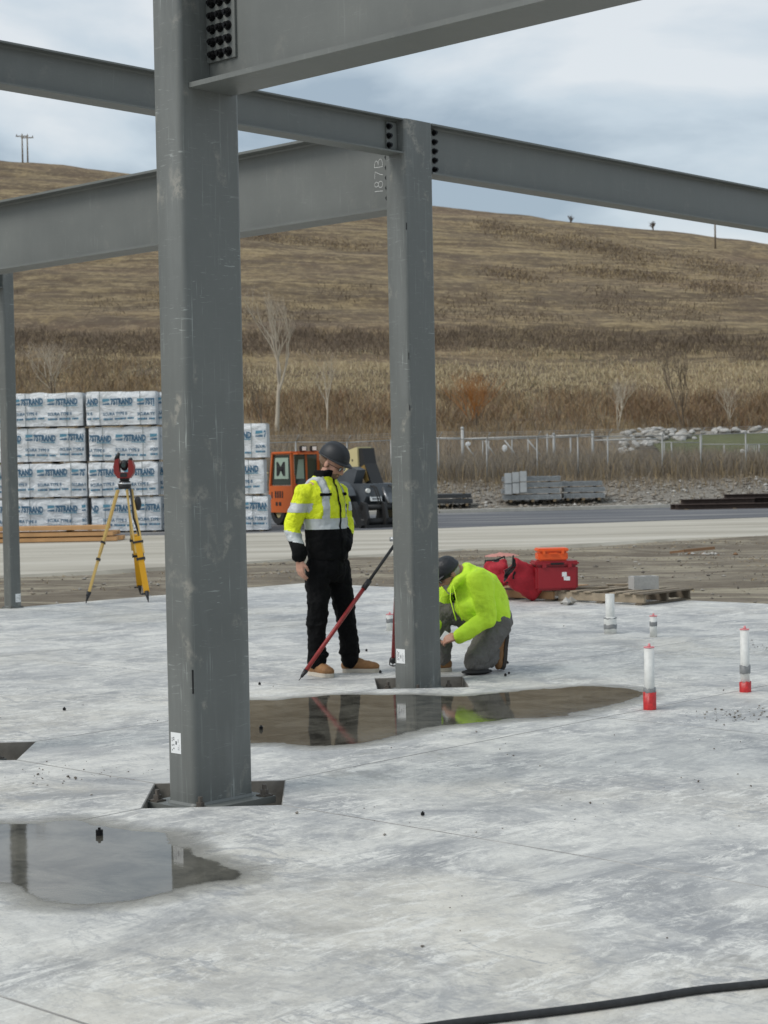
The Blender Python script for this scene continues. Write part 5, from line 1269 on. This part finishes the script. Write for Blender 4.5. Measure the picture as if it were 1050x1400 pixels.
def head(mb, c, fr, s=1.0):
    """skull, face, jaw, nose, brow, ears, neck stub; fr maps forward/right/up"""
    c = Vector(c); P = lambda f, r, u: c+fr(f*s, r*s, u*s)
    rot = Matrix((fr(0, 1, 0), fr(1, 0, 0), fr(0, 0, 1))).transposed()
    mb.sphere(P(-0.012, 0, 0.035), (0.076*s, 0.096*s, 0.088*s), 20, 14, rot)
    mb.sphere(P(0.022, 0, -0.025), (0.062*s, 0.068*s, 0.078*s), 18, 12, rot)
    mb.sphere(P(0.040, 0, -0.078), (0.042*s, 0.040*s, 0.030*s), 14, 10, rot)          # chin
    for r in (-1, 1):
        mb.sphere(P(0.052, r*0.034, -0.012), (0.022*s, 0.020*s, 0.018*s), 10, 8, rot)  # cheekbones
        mb.sphere(P(-0.012, r*0.076, -0.008), (0.010*s, 0.020*s, 0.030*s), 10, 8, rot) # ears
    mb.sphere(P(0.076, 0, 0.028), (0.045*s, 0.014*s, 0.012*s), 12, 8, rot)             # brow
    chain(mb, [P(0.084, 0, 0.020), P(0.100, 0, -0.010), P(0.106, 0, -0.024)], [0.010*s, 0.012*s, 0.0145*s], 10)
    for r in (-1, 1): mb.sphere(P(0.094, r*0.012, -0.028), 0.0095*s, 8, 6)
    mb.sphere(P(0.080, 0, -0.052), (0.026*s, 0.010*s, 0.007*s), 10, 6, rot); mb.sphere(P(0.079, 0, -0.062), (0.022*s, 0.010*s, 0.007*s), 10, 6, rot)
    return P, rot
def hand(mb, w, fr, curl=0.5, thumb_side=1, s=1.0):
    """palm and five fingers from the wrist w; fr: f along the hand, r across (thumb side = +r*thumb_side), u = back of the hand"""
    w = Vector(w); P = lambda f, r, u: w+fr(f*s, r*s*thumb_side, u*s)
    for k, (r, L) in enumerate(((0.030, 0.072), (0.010, 0.080), (-0.011, 0.074), (-0.031, 0.058))):
        k0 = P(0.090-0.006*abs(k-1), r, 0)
        capsule(mb, P(0.0, r*0.62, 0), k0, 0.0145*s, 0.0115*s, 10)
        a1, a2, a3 = curl*0.55, curl*1.25, curl*1.8; q = k0; rr = 0.0100
        for a_, f_, r2 in ((a1, 0.45, 0.0092), (a2, 0.32, 0.0084), (a3, 0.23, 0.0074)):
            q2 = q+fr(math.cos(a_)*L*f_*s, 0, -math.sin(a_)*L*f_*s); capsule(mb, q, q2, rr*s, r2*s, 8); q, rr = q2, r2
    t0 = P(0.022, 0.030, -0.004); t1 = P(0.058, 0.052, -0.018); t2 = P(0.086, 0.050, -0.034)
    chain(mb, [P(0.004, 0.016, 0), t0, t1, t2], [0.014*s, 0.0145*s, 0.0115*s, 0.009*s], 10)
def boot(parent, origin, heel, toe, ankle_top, z_up=(0, 0, 1), m_='boot_tan', sole='sole_cream', r=0.052):
    """one boot: heel and toe on the sole plane, shaft to ankle_top"""
    heel, toe, top = Vector(heel), Vector(toe), Vector(ankle_top); d = (toe-heel).normalized(); up = Vector(z_up).normalized(); side = d.cross(up).normalized(); L = (toe-heel).length
    mb = MB()
    S = lambda f, h, s_=0.0: heel+d*(f*L)+up*h+side*s_
    rot = Matrix((side, d, up)).transposed()
    mb.sphere(S(0.80, 0.046), (0.048, 0.062, 0.036), 14, 10, rot); mb.sphere(S(0.62, 0.050), (0.047, 0.080, 0.044), 14, 10, rot); mb.sphere(S(0.40, 0.062), (0.042, 0.080, 0.052), 14, 10, rot)
    mb.sphere(S(0.16, 0.055), (0.040, 0.058, 0.055), 14, 10, rot); chain(mb, [S(0.22, 0.07), S(0.24, 0.12), top], [0.045, 0.045, r], 14)
    me = organic(mb, 0.007, 6, 0.5, ((0.05, 0.006),)); b = mesh_obj('boot', me, m_, parent, (0, 0, 0)); me.transform(Matrix.Translation(-Vector(origin)))
    sl_ = MB(); prof = [(0.0, 0.0), (0.02, 0.030), (0.12, 0.040), (0.35, 0.036), (0.55, 0.044), (0.75, 0.050), (0.90, 0.042), (0.985, 0.020), (1.0, 0.0)]
    poly = [(f_, w) for f_, w in prof]+[(f_, -w) for f_, w in prof[-2:0:-1]]; n = len(poly)
    lo = [S(f_, 0.0, w) for f_, w in poly]; hi = [S(f_, 0.030, w*1.03) for f_, w in poly]
    sl_.add(lo+hi, [(i, (i+1) % n, n+(i+1) % n, n+i) for i in range(n)]+[tuple(range(n))[::-1], tuple(range(n, 2*n))]); sl_.build('sole', sole, b, origin)
    lc = MB()
    for k in range(4):
        f_ = 0.36+0.075*k; hh = 0.128-0.018*k; lc.tube([S(f_, hh-0.012, -0.030), S(f_+0.01, hh+0.003, 0), S(f_, hh-0.012, 0.030)], 0.0042, 6)
    lc.build('laces', 'sole_dark', b, origin)
    return b
def extract(me, pred, name, m_, parent, off=0.003, tighten=None):
    """a patch sewn on a garment: the faces that pass pred, lifted off along the normals"""
    idx = {}; mb = MB()
    for p in me.polygons:
        if pred(p.center, p.normal):
            f_ = []
            for i in p.vertices:
                if i not in idx: idx[i] = len(mb.v); q = me.vertices[i]; mb.v.append(tuple(q.co+q.normal*off))
                f_.append(idx[i])
            mb.f.append(tuple(f_)); mb.m.append(0); mb.sm.append(True)
    return mb.build(name, m_, parent) if mb.f else None
def seg_t(p, a_, b_):
    d = b_-a_; t_ = max(0, min(1, (p-a_).dot(d)/d.dot(d))); return t_, (p-a_-d*t_).length
def hard_hat(parent, c, fr, s=1.0):
    c = Vector(c); mb = MB(); n = 40; V = []
    for k in range(9):
        p = R(90*k/8); rr, zz = math.cos(p)**0.85, math.sin(p)
        for j in range(n):
            t_ = 2*math.pi*j/n; f_, r_ = 0.138*rr*math.cos(t_)*s, 0.113*rr*math.sin(t_)*s; ridge_ = 0.008*max(0, 1-abs(r_)/(0.022*s))*(zz > 0.15)+0.004*max(0, 1-abs(abs(r_)-0.055*s)/(0.012*s))*(zz > 0.3)
            V.append(c+fr(f_, r_, (0.128*zz+ridge_*min(1, zz*2))*s))
    mb.add(V, [(k*n+j, k*n+(j+1) % n, (k+1)*n+(j+1) % n, (k+1)*n+j) for k in range(8) for j in range(n)], 0, True)
    me_ = mb.build('hard_hat_shell', 'hat_grey', parent)
    br = MB(); V = []
    for j in range(n):
        t_ = 2*math.pi*j/n; ex = 0.005+0.040*max(0, math.cos(t_))**2.5
        for (k0, dz) in ((0.0, 0.006), (ex, -0.006-0.012*max(0, math.cos(t_))), (ex, -0.012-0.012*max(0, math.cos(t_))), (-0.004, -0.008)):
            V.append(c+fr((0.138+k0)*math.cos(t_)*s, (0.113+k0)*math.sin(t_)*s, dz*s))
    br.add(V, [(j*4+k, ((j+1) % n)*4+k, ((j+1) % n)*4+(k+1) % 4, j*4+(k+1) % 4) for j in range(n) for k in range(4)], 0, True); br.build('brim', 'hat_grey', me_)
    return me_
def glasses(parent, P, m_='black_plastic'):
    mb = MB()
    for r in (-1, 1):
        pts = [P(0.092, r*0.032+0.023*math.cos(R(a_)), 0.004+0.016*math.sin(R(a_))) for a_ in range(0, 361, 30)]; mb.tube(pts, 0.0028, 6, caps=False)
        mb.tube([P(0.090, r*0.056, 0.008), P(0.03, r*0.079, 0.008), P(-0.02, r*0.080, 0.004)], 0.0026, 6)
    mb.tube([P(0.097, -0.010, 0.008), P(0.099, 0, 0.010), P(0.097, 0.010, 0.008)], 0.0026, 6)
    g = mb.build('glasses', m_, parent)
    for r in (-1, 1):
        l_ = MB(); l_.add([P(0.092, r*0.032+0.021*math.cos(R(a_)), 0.004+0.0145*math.sin(R(a_))) for a_ in range(0, 360, 30)], [tuple(range(12))]); l_.build('lens', 'lens_clear', g)
    return g

# ---------------------------------------------------------------- the standing worker
A0 = Vector((-0.379, 13.65, 0)); 
pa = thing('person', 'standing worker in yellow and black safety jacket, black trousers, tan boots and dark hard hat', 'person', A0)
F = Vector((0.84, -0.54, 0)).normalized(); Rt = Vector((F.y, -F.x, 0))          # he faces right of the camera; Rt is his right hand side
V3 = Vector
hc = V3((-0.012, -0.014, 1.628)); fr = frame(V3((0.88, -0.40, -0.58)))
sR, eR, wR = V3((-0.240, -0.155, 1.405)), V3((-0.330, -0.145, 1.125)), V3((-0.275, -0.225, 0.905))
sL, eL, wL = V3((0.035, 0.140, 1.405)), V3((0.085, 0.200, 1.12)), V3((0.075, 0.00, 0.985))
hipR, knR, anR = V3((-0.135, -0.085, 0.84)), V3((-0.150, -0.125, 0.48)), V3((-0.150, -0.085, 0.085))
hipL, knL, anL = V3((0.005, 0.075, 0.84)), V3((0.062, 0.065, 0.48)), V3((0.085, 0.105, 0.085))
pel = V3((-0.065, 0, 0.92)); che = V3((-0.095, -0.005, 1.36))
b = MB(); P, rot = head(b, hc, fr)
chain(b, [hc+V3((-0.02, 0.01, -0.04)), V3((-0.085, 0.005, 1.50)), che, pel], [0.058, 0.060, 0.115, 0.12])
chain(b, [che+Rt*0.12+V3((0,0,0.08)), sR, eR, wR], [0.06, 0.058, 0.045, 0.031]); chain(b, [che-Rt*0.12+V3((0,0,0.08)), sL, eL, wL], [0.06, 0.058, 0.045, 0.031])
chain(b, [pel, hipR, knR, anR], [0.11, 0.085, 0.058, 0.042]); chain(b, [pel, hipL, knL, anL], [0.11, 0.085, 0.058, 0.042])
capsule(b, anR, anR+V3((0.08, -0.06, -0.04)), 0.042, 0.035); capsule(b, anL, anL+V3((0.13, 0.0, -0.04)), 0.042, 0.035)
hd_dir = V3((0.10, -0.05, -1)).normalized(); hf = lambda f, r, u: hd_dir*f+V3((0.72, -0.69, 0.07)).normalized()*r+V3((-0.69, -0.72, -0.04)).normalized()*u
hand(b, wR+V3((0.002, -0.002, -0.005)), hf, 0.55, 1); hand(b, wL+V3((-0.02, 0, 0)), frame(V3((-0.75, -0.35, -0.4))), 0.9, -1)
body = mesh_obj('body', organic(b, 0.0055, 3, 0.45), 'skin', pa)
# jacket
b = MB(); lat = lambda a_: Rt*a_
rings = [(0.885, -0.062, 0.0, 0.186, 0.146), (0.93, -0.062, 0.0, 0.192, 0.150), (1.05, -0.068, 0.0, 0.194, 0.150), (1.16, -0.075, 0.0, 0.188, 0.142), (1.28, -0.085, 0.0, 0.200, 0.146), (1.40, -0.095, -0.004, 0.202, 0.140), (1.465, -0.095, -0.004, 0.178, 0.120), (1.515, -0.088, 0.0, 0.115, 0.098), (1.545, -0.072, -0.004, 0.086, 0.090), (1.580, -0.062, -0.008, 0.084, 0.092)]
loft(b, [(V3((x, y, z)), Rt*a_, F*bb) for z, x, y, a_, bb in rings])
chain(b, [che+Rt*0.12+V3((0,0,0.070)), sR, eR, wR+V3((0.004, 0.004, 0.035))], [0.062, 0.071, 0.061, 0.052]); chain(b, [che-Rt*0.12+V3((0,0,0.070)), sL, eL, wL], [0.062, 0.071, 0.062, 0.052])
capsule(b, wR+V3((0.002, 0.003, 0.07)), wR+V3((0.004, 0.004, 0.03)), 0.060, 0.057)
me = organic(b, 0.0075, 5, 0.5, ((0.10, 0.030), (0.035, 0.009)))
jk = mesh_obj('jacket', me, ['hi_vis_yellow', 'black_fabric'], pa)
def armR(p):
    t1, d1 = seg_t(p, sR, eR); t2, d2 = seg_t(p, eR, wR); return (t1, d1, t2, d2)
def on_armR(p):
    t1, d1, t2, d2 = armR(p); lt = (p-V3((-0.085, 0, p.z))).dot(Rt); return min(d1, d2) < 0.115 and lt > 0.195 and p.z < 1.44
def armL(p):
    t1, d1 = seg_t(p, sL, eL); t2, d2 = seg_t(p, eL, wL); lt = (p-V3((-0.085, 0, p.z))).dot(Rt); return t1, t2, (min(d1, d2) < 0.115 and lt < -0.205)
mi = []
for p in me.polygons:
    c_ = p.center
    if on_armR(c_): t1, d1, t2, d2 = armR(c_); k = 1 if (c_.z < 1.055) else 0
    elif armL(c_)[2]: k = 1 if armL(c_)[1] > 0.25 and c_.z < 1.08 else 0
    else: k = 1 if (c_.z < 1.135 or c_.z > 1.532+0.02*noise.noise(c_*8)) else 0
    mi.append(k)
me.polygons.foreach_set('material_index', mi); me.update()
front = lambda c_: (c_-V3((-0.08, 0, c_.z))).dot(F) > 0.03
latc = lambda c_: (c_-V3((-0.083, 0, c_.z))).dot(Rt)
extract(me, lambda c_, n_: 1.130 < c_.z < 1.212 and not on_armR(c_) and not armL(c_)[2], 'reflective_stripe', 'reflective', jk)
extract(me, lambda c_, n_: on_armR(c_) and 1.265 < c_.z+0.05*(c_.x+0.3) < 1.335, 'reflective_stripe', 'reflective', jk)
extract(me, lambda c_, n_: on_armR(c_) and 1.045 < c_.z+0.25*(c_.x+0.33) < 1.118, 'reflective_stripe', 'reflective', jk)
extract(me, lambda c_, n_: armL(c_)[2] and 1.265 < c_.z < 1.335, 'reflective_stripe', 'reflective', jk)
for sgn in (1, -1):
    extract(me, lambda c_, n_: c_.z >= 1.205 and abs(latc(c_)*sgn-(0.128-0.10*max(0, c_.z-1.36))) < 0.026 and not (on_armR(c_) and c_.z < 1.40) and c_.z < 1.53 and (front(c_) or c_.z > 1.43), 'reflective_stripe', 'reflective', jk, 0.0025)
    extract(me, lambda c_, n_: c_.z >= 1.36 and 0.020 < abs(latc(c_)*sgn-(0.128-0.10*max(0, c_.z-1.36))) < 0.028 and c_.z < 1.53 and front(c_), 'stripe_edge', 'silver_edge', jk, 0.0035)
    extract(me, lambda c_, n_: 1.385 < c_.z < 1.405 and abs(latc(c_)*sgn-0.125) < 0.042 and front(c_), 'radio_loop', 'black_fabric', jk, 0.006)
extract(me, lambda c_, n_: abs(latc(c_)) < 0.011 and front(c_) and c_.z > 0.90, 'zip', 'black_fabric', jk, 0.005)
extract(me, lambda c_, n_: 1.235 < c_.z < 1.315 and -0.175 < latc(c_) < -0.135 and front(c_), 'pocket_patch', 'black_fabric', jk, 0.005)
# trousers
b = MB()
loft(b, [(V3((x, y, z)), Rt*a_, F*bb) for z, x, y, a_, bb in ((0.97, -0.065, 0.0, 0.165, 0.125), (0.88, -0.065, 0.0, 0.182, 0.140), (0.78, -0.066, 0.0, 0.185, 0.142), (0.72, -0.066, 0.0, 0.160, 0.105))])
chain(b, [hipR, V3((-0.138, -0.105, 0.66)), knR, V3((-0.160, -0.090, 0.25)), V3((-0.158, -0.085, 0.105))], [0.102, 0.092, 0.079, 0.072, 0.072], 18)
chain(b, [hipL, V3((0.032, 0.072, 0.66)), knL, V3((0.085, 0.085, 0.25)), V3((0.092, 0.100, 0.105))], [0.102, 0.092, 0.080, 0.074, 0.075], 18)
for k, (c_, r_) in enumerate(((V3((-0.150, -0.09, 0.165)), 0.080), (V3((0.088, 0.095, 0.16)), 0.084), (V3((-0.156, -0.12, 0.40)), 0.080), (V3((0.07, 0.07, 0.40)), 0.080))):
    b.sphere(c_, (r_, r_, 0.035), 18, 8)
me = organic(b, 0.008, 3, 0.5, ((0.09, 0.034), (0.04, 0.016)))
mesh_obj('trousers', me, 'black_fabric', pa)
boot(pa, (0,0,0), V3((-0.215, -0.020, 0.001)), V3((-0.040, -0.235, 0.001)), V3((-0.160, -0.08, 0.17)))
boot(pa, (0,0,0), V3((0.030, 0.112, 0.001)), V3((0.322, 0.075, 0.001)), V3((0.088, 0.105, 0.17)))
hh = hard_hat(pa, hc+fr(-0.012, 0, 0.052), frame(V3((0.88, -0.40, -0.46))), 0.92)
glasses(pa, P)
b = MB(); b.sphere(P(0.034, 0, -0.070), (0.060, 0.056, 0.052), 16, 12, rot); b.sphere(P(0.075, 0, -0.044), (0.034, 0.016, 0.012), 12, 8, rot); b.sphere(P(0.050, 0, -0.100), (0.036, 0.034, 0.030), 12, 8, rot)
mesh_obj('beard', organic(b, 0.006, 2, 0.5, ((0.02, 0.008),)), 'beard_brown', pa)
b = MB(); b.sphere(P(-0.030, 0, 0.010), (0.078, 0.082, 0.070), 18, 12, rot); mesh_obj('hair', organic(b, 0.006, 1, 0.5, ((0.02, 0.006),)), 'beard_brown', pa)

# ---------------------------------------------------------------- the kneeling worker
gB = ground(650, 919); B0 = Vector((gB.x, 13.62, 0))
pb = thing('person', 'kneeling worker in lime green hooded sweatshirt, grey trousers and dark cap reaching to the column', 'person', B0)
F = Vector((-0.86, -0.50, 0)).normalized(); Lf = Vector((-F.y, F.x, 0)); Rt = -Lf
hc = V3((-0.205, -0.075, 0.765)); fr = frame(V3((-0.72, -0.30, -0.62)))
sL, eL, wL = V3((0.040, -0.175, 0.715)), V3((0.085, -0.215, 0.420)), V3((-0.150, -0.260, 0.300))
sR, eR, wR = V3((-0.150, 0.130, 0.715)), V3((-0.270, 0.120, 0.46)), V3((-0.335, -0.040, 0.34))
hipL, knL, anL = V3((0.165, 0.000, 0.385)), V3((0.000, -0.130, 0.085)), V3((0.165, 0.070, 0.130))
hipR, knR, anR = V3((0.115, 0.155, 0.395)), V3((-0.270, 0.080, 0.47)), V3((-0.255, 0.060, 0.10))
pel = V3((0.145, 0.075, 0.42)); che = V3((-0.030, -0.015, 0.70))
b = MB(); P, rot = head(b, hc, fr)
chain(b, [hc+V3((0.03, 0.02, -0.03)), V3((-0.115, -0.035, 0.775)), che, pel], [0.058, 0.062, 0.12, 0.125])
chain(b, [che, sL, eL, wL], [0.08, 0.058, 0.045, 0.032]); chain(b, [che, sR, eR, wR], [0.08, 0.058, 0.045, 0.032])
chain(b, [pel, hipL, knL, anL], [0.11, 0.09, 0.058, 0.042]); chain(b, [pel, hipR, knR, anR], [0.11, 0.09, 0.058, 0.042])
capsule(b, anR, anR+V3((-0.12, -0.05, -0.05)), 0.042, 0.034); capsule(b, anL, V3((0.200, 0.085, 0.05)), 0.042, 0.034)
hand(b, wL, frame(V3((-0.93, 0.25, -0.20)), (0.15, -0.75, 0.65)), 0.85, 1); hand(b, wR, frame(V3((-0.3, -0.9, -0.1))), 0.9, 1)
mesh_obj('body', organic(b, 0.0055, 3, 0.45), 'skin_tan', pb)
# sweatshirt
b = MB()
spine = [(pel+V3((0.0, 0.0, -0.035)), 0.185, 0.150), (V3((0.105, 0.055, 0.505)), 0.195, 0.172), (V3((0.055, 0.028, 0.595)), 0.205, 0.178), (V3((0.000, 0.0, 0.680)), 0.210, 0.165), (V3((-0.050, -0.018, 0.745)), 0.185, 0.130), (V3((-0.095, -0.03, 0.785)), 0.115, 0.095)]
sp_d = (spine[-1][0]-spine[0][0]).normalized(); nrm = Lf.cross(sp_d).normalized()
loft(b, [(c_, Lf*a_, nrm*bb) for c_, a_, bb in spine])
b.sphere(V3((0.02, 0.0, 0.52)), (0.17, 0.19, 0.15), 18, 12)                    # belly slack of the cloth
chain(b, [che+Lf*0.10, sL, V3((0.072, -0.205, 0.56)), eL, wL+V3((0.025, 0.004, 0.010))], [0.10, 0.096, 0.085, 0.074, 0.054]); chain(b, [che-Lf*0.10, sR, eR, wR], [0.09, 0.09, 0.072, 0.054])
chain(b, [V3((-0.090, 0.060, 0.775)), V3((-0.050, 0.030, 0.788)), V3((-0.035, -0.045, 0.782)), V3((-0.070, -0.110, 0.755)), V3((-0.140, -0.140, 0.710)), V3((-0.18, -0.13, 0.650))], [0.040, 0.058, 0.062, 0.056, 0.044, 0.030])   # hood lying round the neck
me = organic(b, 0.0075, 6, 0.5, ((0.16, 0.040), (0.06, 0.010)))
hoodie = mesh_obj('sweatshirt', me, 'hi_vis_lime', pb)
for k, off in enumerate((0.0, 0.045)):
    q = MB(); q.tube([V3((-0.185+off*0.5, -0.150-off*0.3, 0.68)), V3((-0.190+off, -0.185-off*0.6, 0.58)), V3((-0.165+off, -0.205-off*0.5, 0.48)), V3((-0.150+off, -0.200-off*0.5, 0.42))], 0.0045, 6); q.build('drawstring', 'hi_vis_lime', hoodie)
# chest emblem: a small dark framed mark
def on_cloth(p, d):
    best = None
    for q in me.polygons:
        if q.normal.dot(d) < 0.2: continue
        t_ = (q.center-p); s_ = (t_-d*t_.dot(d)).length
        if best is None or s_-0.2*t_.dot(d) < best[0]: best = (s_-0.2*t_.dot(d), q.center.copy(), q.normal.copy())
    return best[1], best[2]
dcam = V3((0, -1, 0)); cE, nE = on_cloth(V3((-0.148, -0.1, 0.585)), dcam); nE = (nE+dcam*1.5).normalized(); xE = V3((0, 0, 1)).cross(nE).normalized(); yE = nE.cross(xE)
q = MB(); o2 = cE+nE*0.012
for x, y, w_, h_ in ((0, 0.040, 0.046, 0.006), (0, -0.040, 0.046, 0.006), (-0.022, 0, 0.005, 0.082), (0.022, 0, 0.005, 0.082), (0.002, 0.018, 0.024, 0.008), (0.002, 0.0, 0.008, 0.042), (0.004, -0.020, 0.022, 0.008), (-0.008, 0.006, 0.006, 0.020)):
    q.box(o2+xE*x+yE*y, (w_, h_, 0.012), Matrix((xE, yE, nE)).transposed())
q.build('chest_emblem', 'black_fabric', hoodie)
# trousers
b = MB()
b.sphere(pel+V3((0.0, 0.0, -0.03)), (0.165, 0.175, 0.13), 18, 12)
chain(b, [hipL, V3((0.085, -0.070, 0.225)), knL+V3((0, 0, 0.010))], [0.125, 0.108, 0.088], 18); chain(b, [knL+V3((0.01, 0.01, 0.0)), V3((0.09, -0.02, 0.11)), anL+V3((-0.01, 0, 0.01))], [0.085, 0.082, 0.075], 18)
chain(b, [hipR, V3((-0.09, 0.12, 0.44)), knR, anR+V3((0, 0, 0.02))], [0.12, 0.105, 0.085, 0.078], 18)
me2 = organic(b, 0.008, 4, 0.5, ((0.09, 0.032), (0.04, 0.013)))
for q in me2.vertices: q.co.z = max(q.co.z, 0.006)
mesh_obj('trousers', me2, 'grey_fabric', pb)
boot(pb, (0,0,0), V3((0.262, 0.090, 0.285)), V3((0.222, 0.060, 0.005)), V3((0.150, 0.045, 0.160)), (-0.93, -0.33, 0.15), 'boot_tan', 'sole_dark')
boot(pb, (0,0,0), V3((-0.185, 0.090, 0.001)), V3((-0.450, -0.03, 0.001)), V3((-0.252, 0.062, 0.15)))
q = MB(); q.sphere((0.0, 0, 0.0), (0.13, 0.085, 0.020), 18, 8); kp = q.build('knee_pad', 'bag_black', pb); kp.location = (0.005, -0.150, 0.021); kp.rotation_euler = (0, 0, R(25))
# dark cap pulled low
b = MB(); b.sphere(P(-0.014, 0, 0.050), (0.092, 0.110, 0.088), 20, 14, rot); b.sphere(P(-0.022, 0, 0.028), (0.095, 0.112, 0.035), 20, 10, rot)
cap_ = mesh_obj('cap', organic(b, 0.006, 3, 0.5, ((0.03, 0.006),)), 'hat_grey', pb)
q = MB(); V = []
for j in range(13):
    a_ = R(-70+140*j/12); V += [P(0.080*math.cos(a_)+0.005, 0.082*math.sin(a_), 0.045), P(0.080*math.cos(a_)+0.005+0.060*math.cos(a_)**0.5, 0.078*math.sin(a_), 0.030), P(0.080*math.cos(a_)+0.005+0.060*math.cos(a_)**0.5, 0.078*math.sin(a_), 0.026), P(0.080*math.cos(a_), 0.082*math.sin(a_), 0.036)]
q.add(V, [(4*j+k, 4*j+4+k, 4*j+4+(k+1) % 4, 4*j+(k+1) % 4) for j in range(12) for k in range(4)], 0, True); q.build('visor', 'hat_grey', cap_)
glasses(pb, P)
b = MB(); b.sphere(P(0.036, 0, -0.078), (0.062, 0.056, 0.056), 16, 12, rot); b.sphere(P(0.056, 0, -0.112), (0.038, 0.036, 0.036), 12, 8, rot); b.sphere(P(0.078, 0, -0.044), (0.034, 0.016, 0.012), 12, 8, rot)
mesh_obj('beard', organic(b, 0.006, 2, 0.5, ((0.02, 0.010),)), 'beard_grey', pb)
b = MB(); b.sphere(P(-0.034, 0, -0.005), (0.080, 0.076, 0.060), 18, 12, rot); mesh_obj('hair', organic(b, 0.006, 1, 0.5, ((0.02, 0.006),)), 'beard_grey', pb)
# the white card he holds against the column
wc = B0+V3((-0.235, -0.225, 0.300)); o = MB().bbox((0, 0, 0), (0.055, 0.008, 0.075), 0.002, Matrix.Rotation(R(35), 3, 'Y')).build('marker_card', 'white_label'); o.location = wc
tag(o, 'small white card held in the kneeling worker\'s hand', 'card')
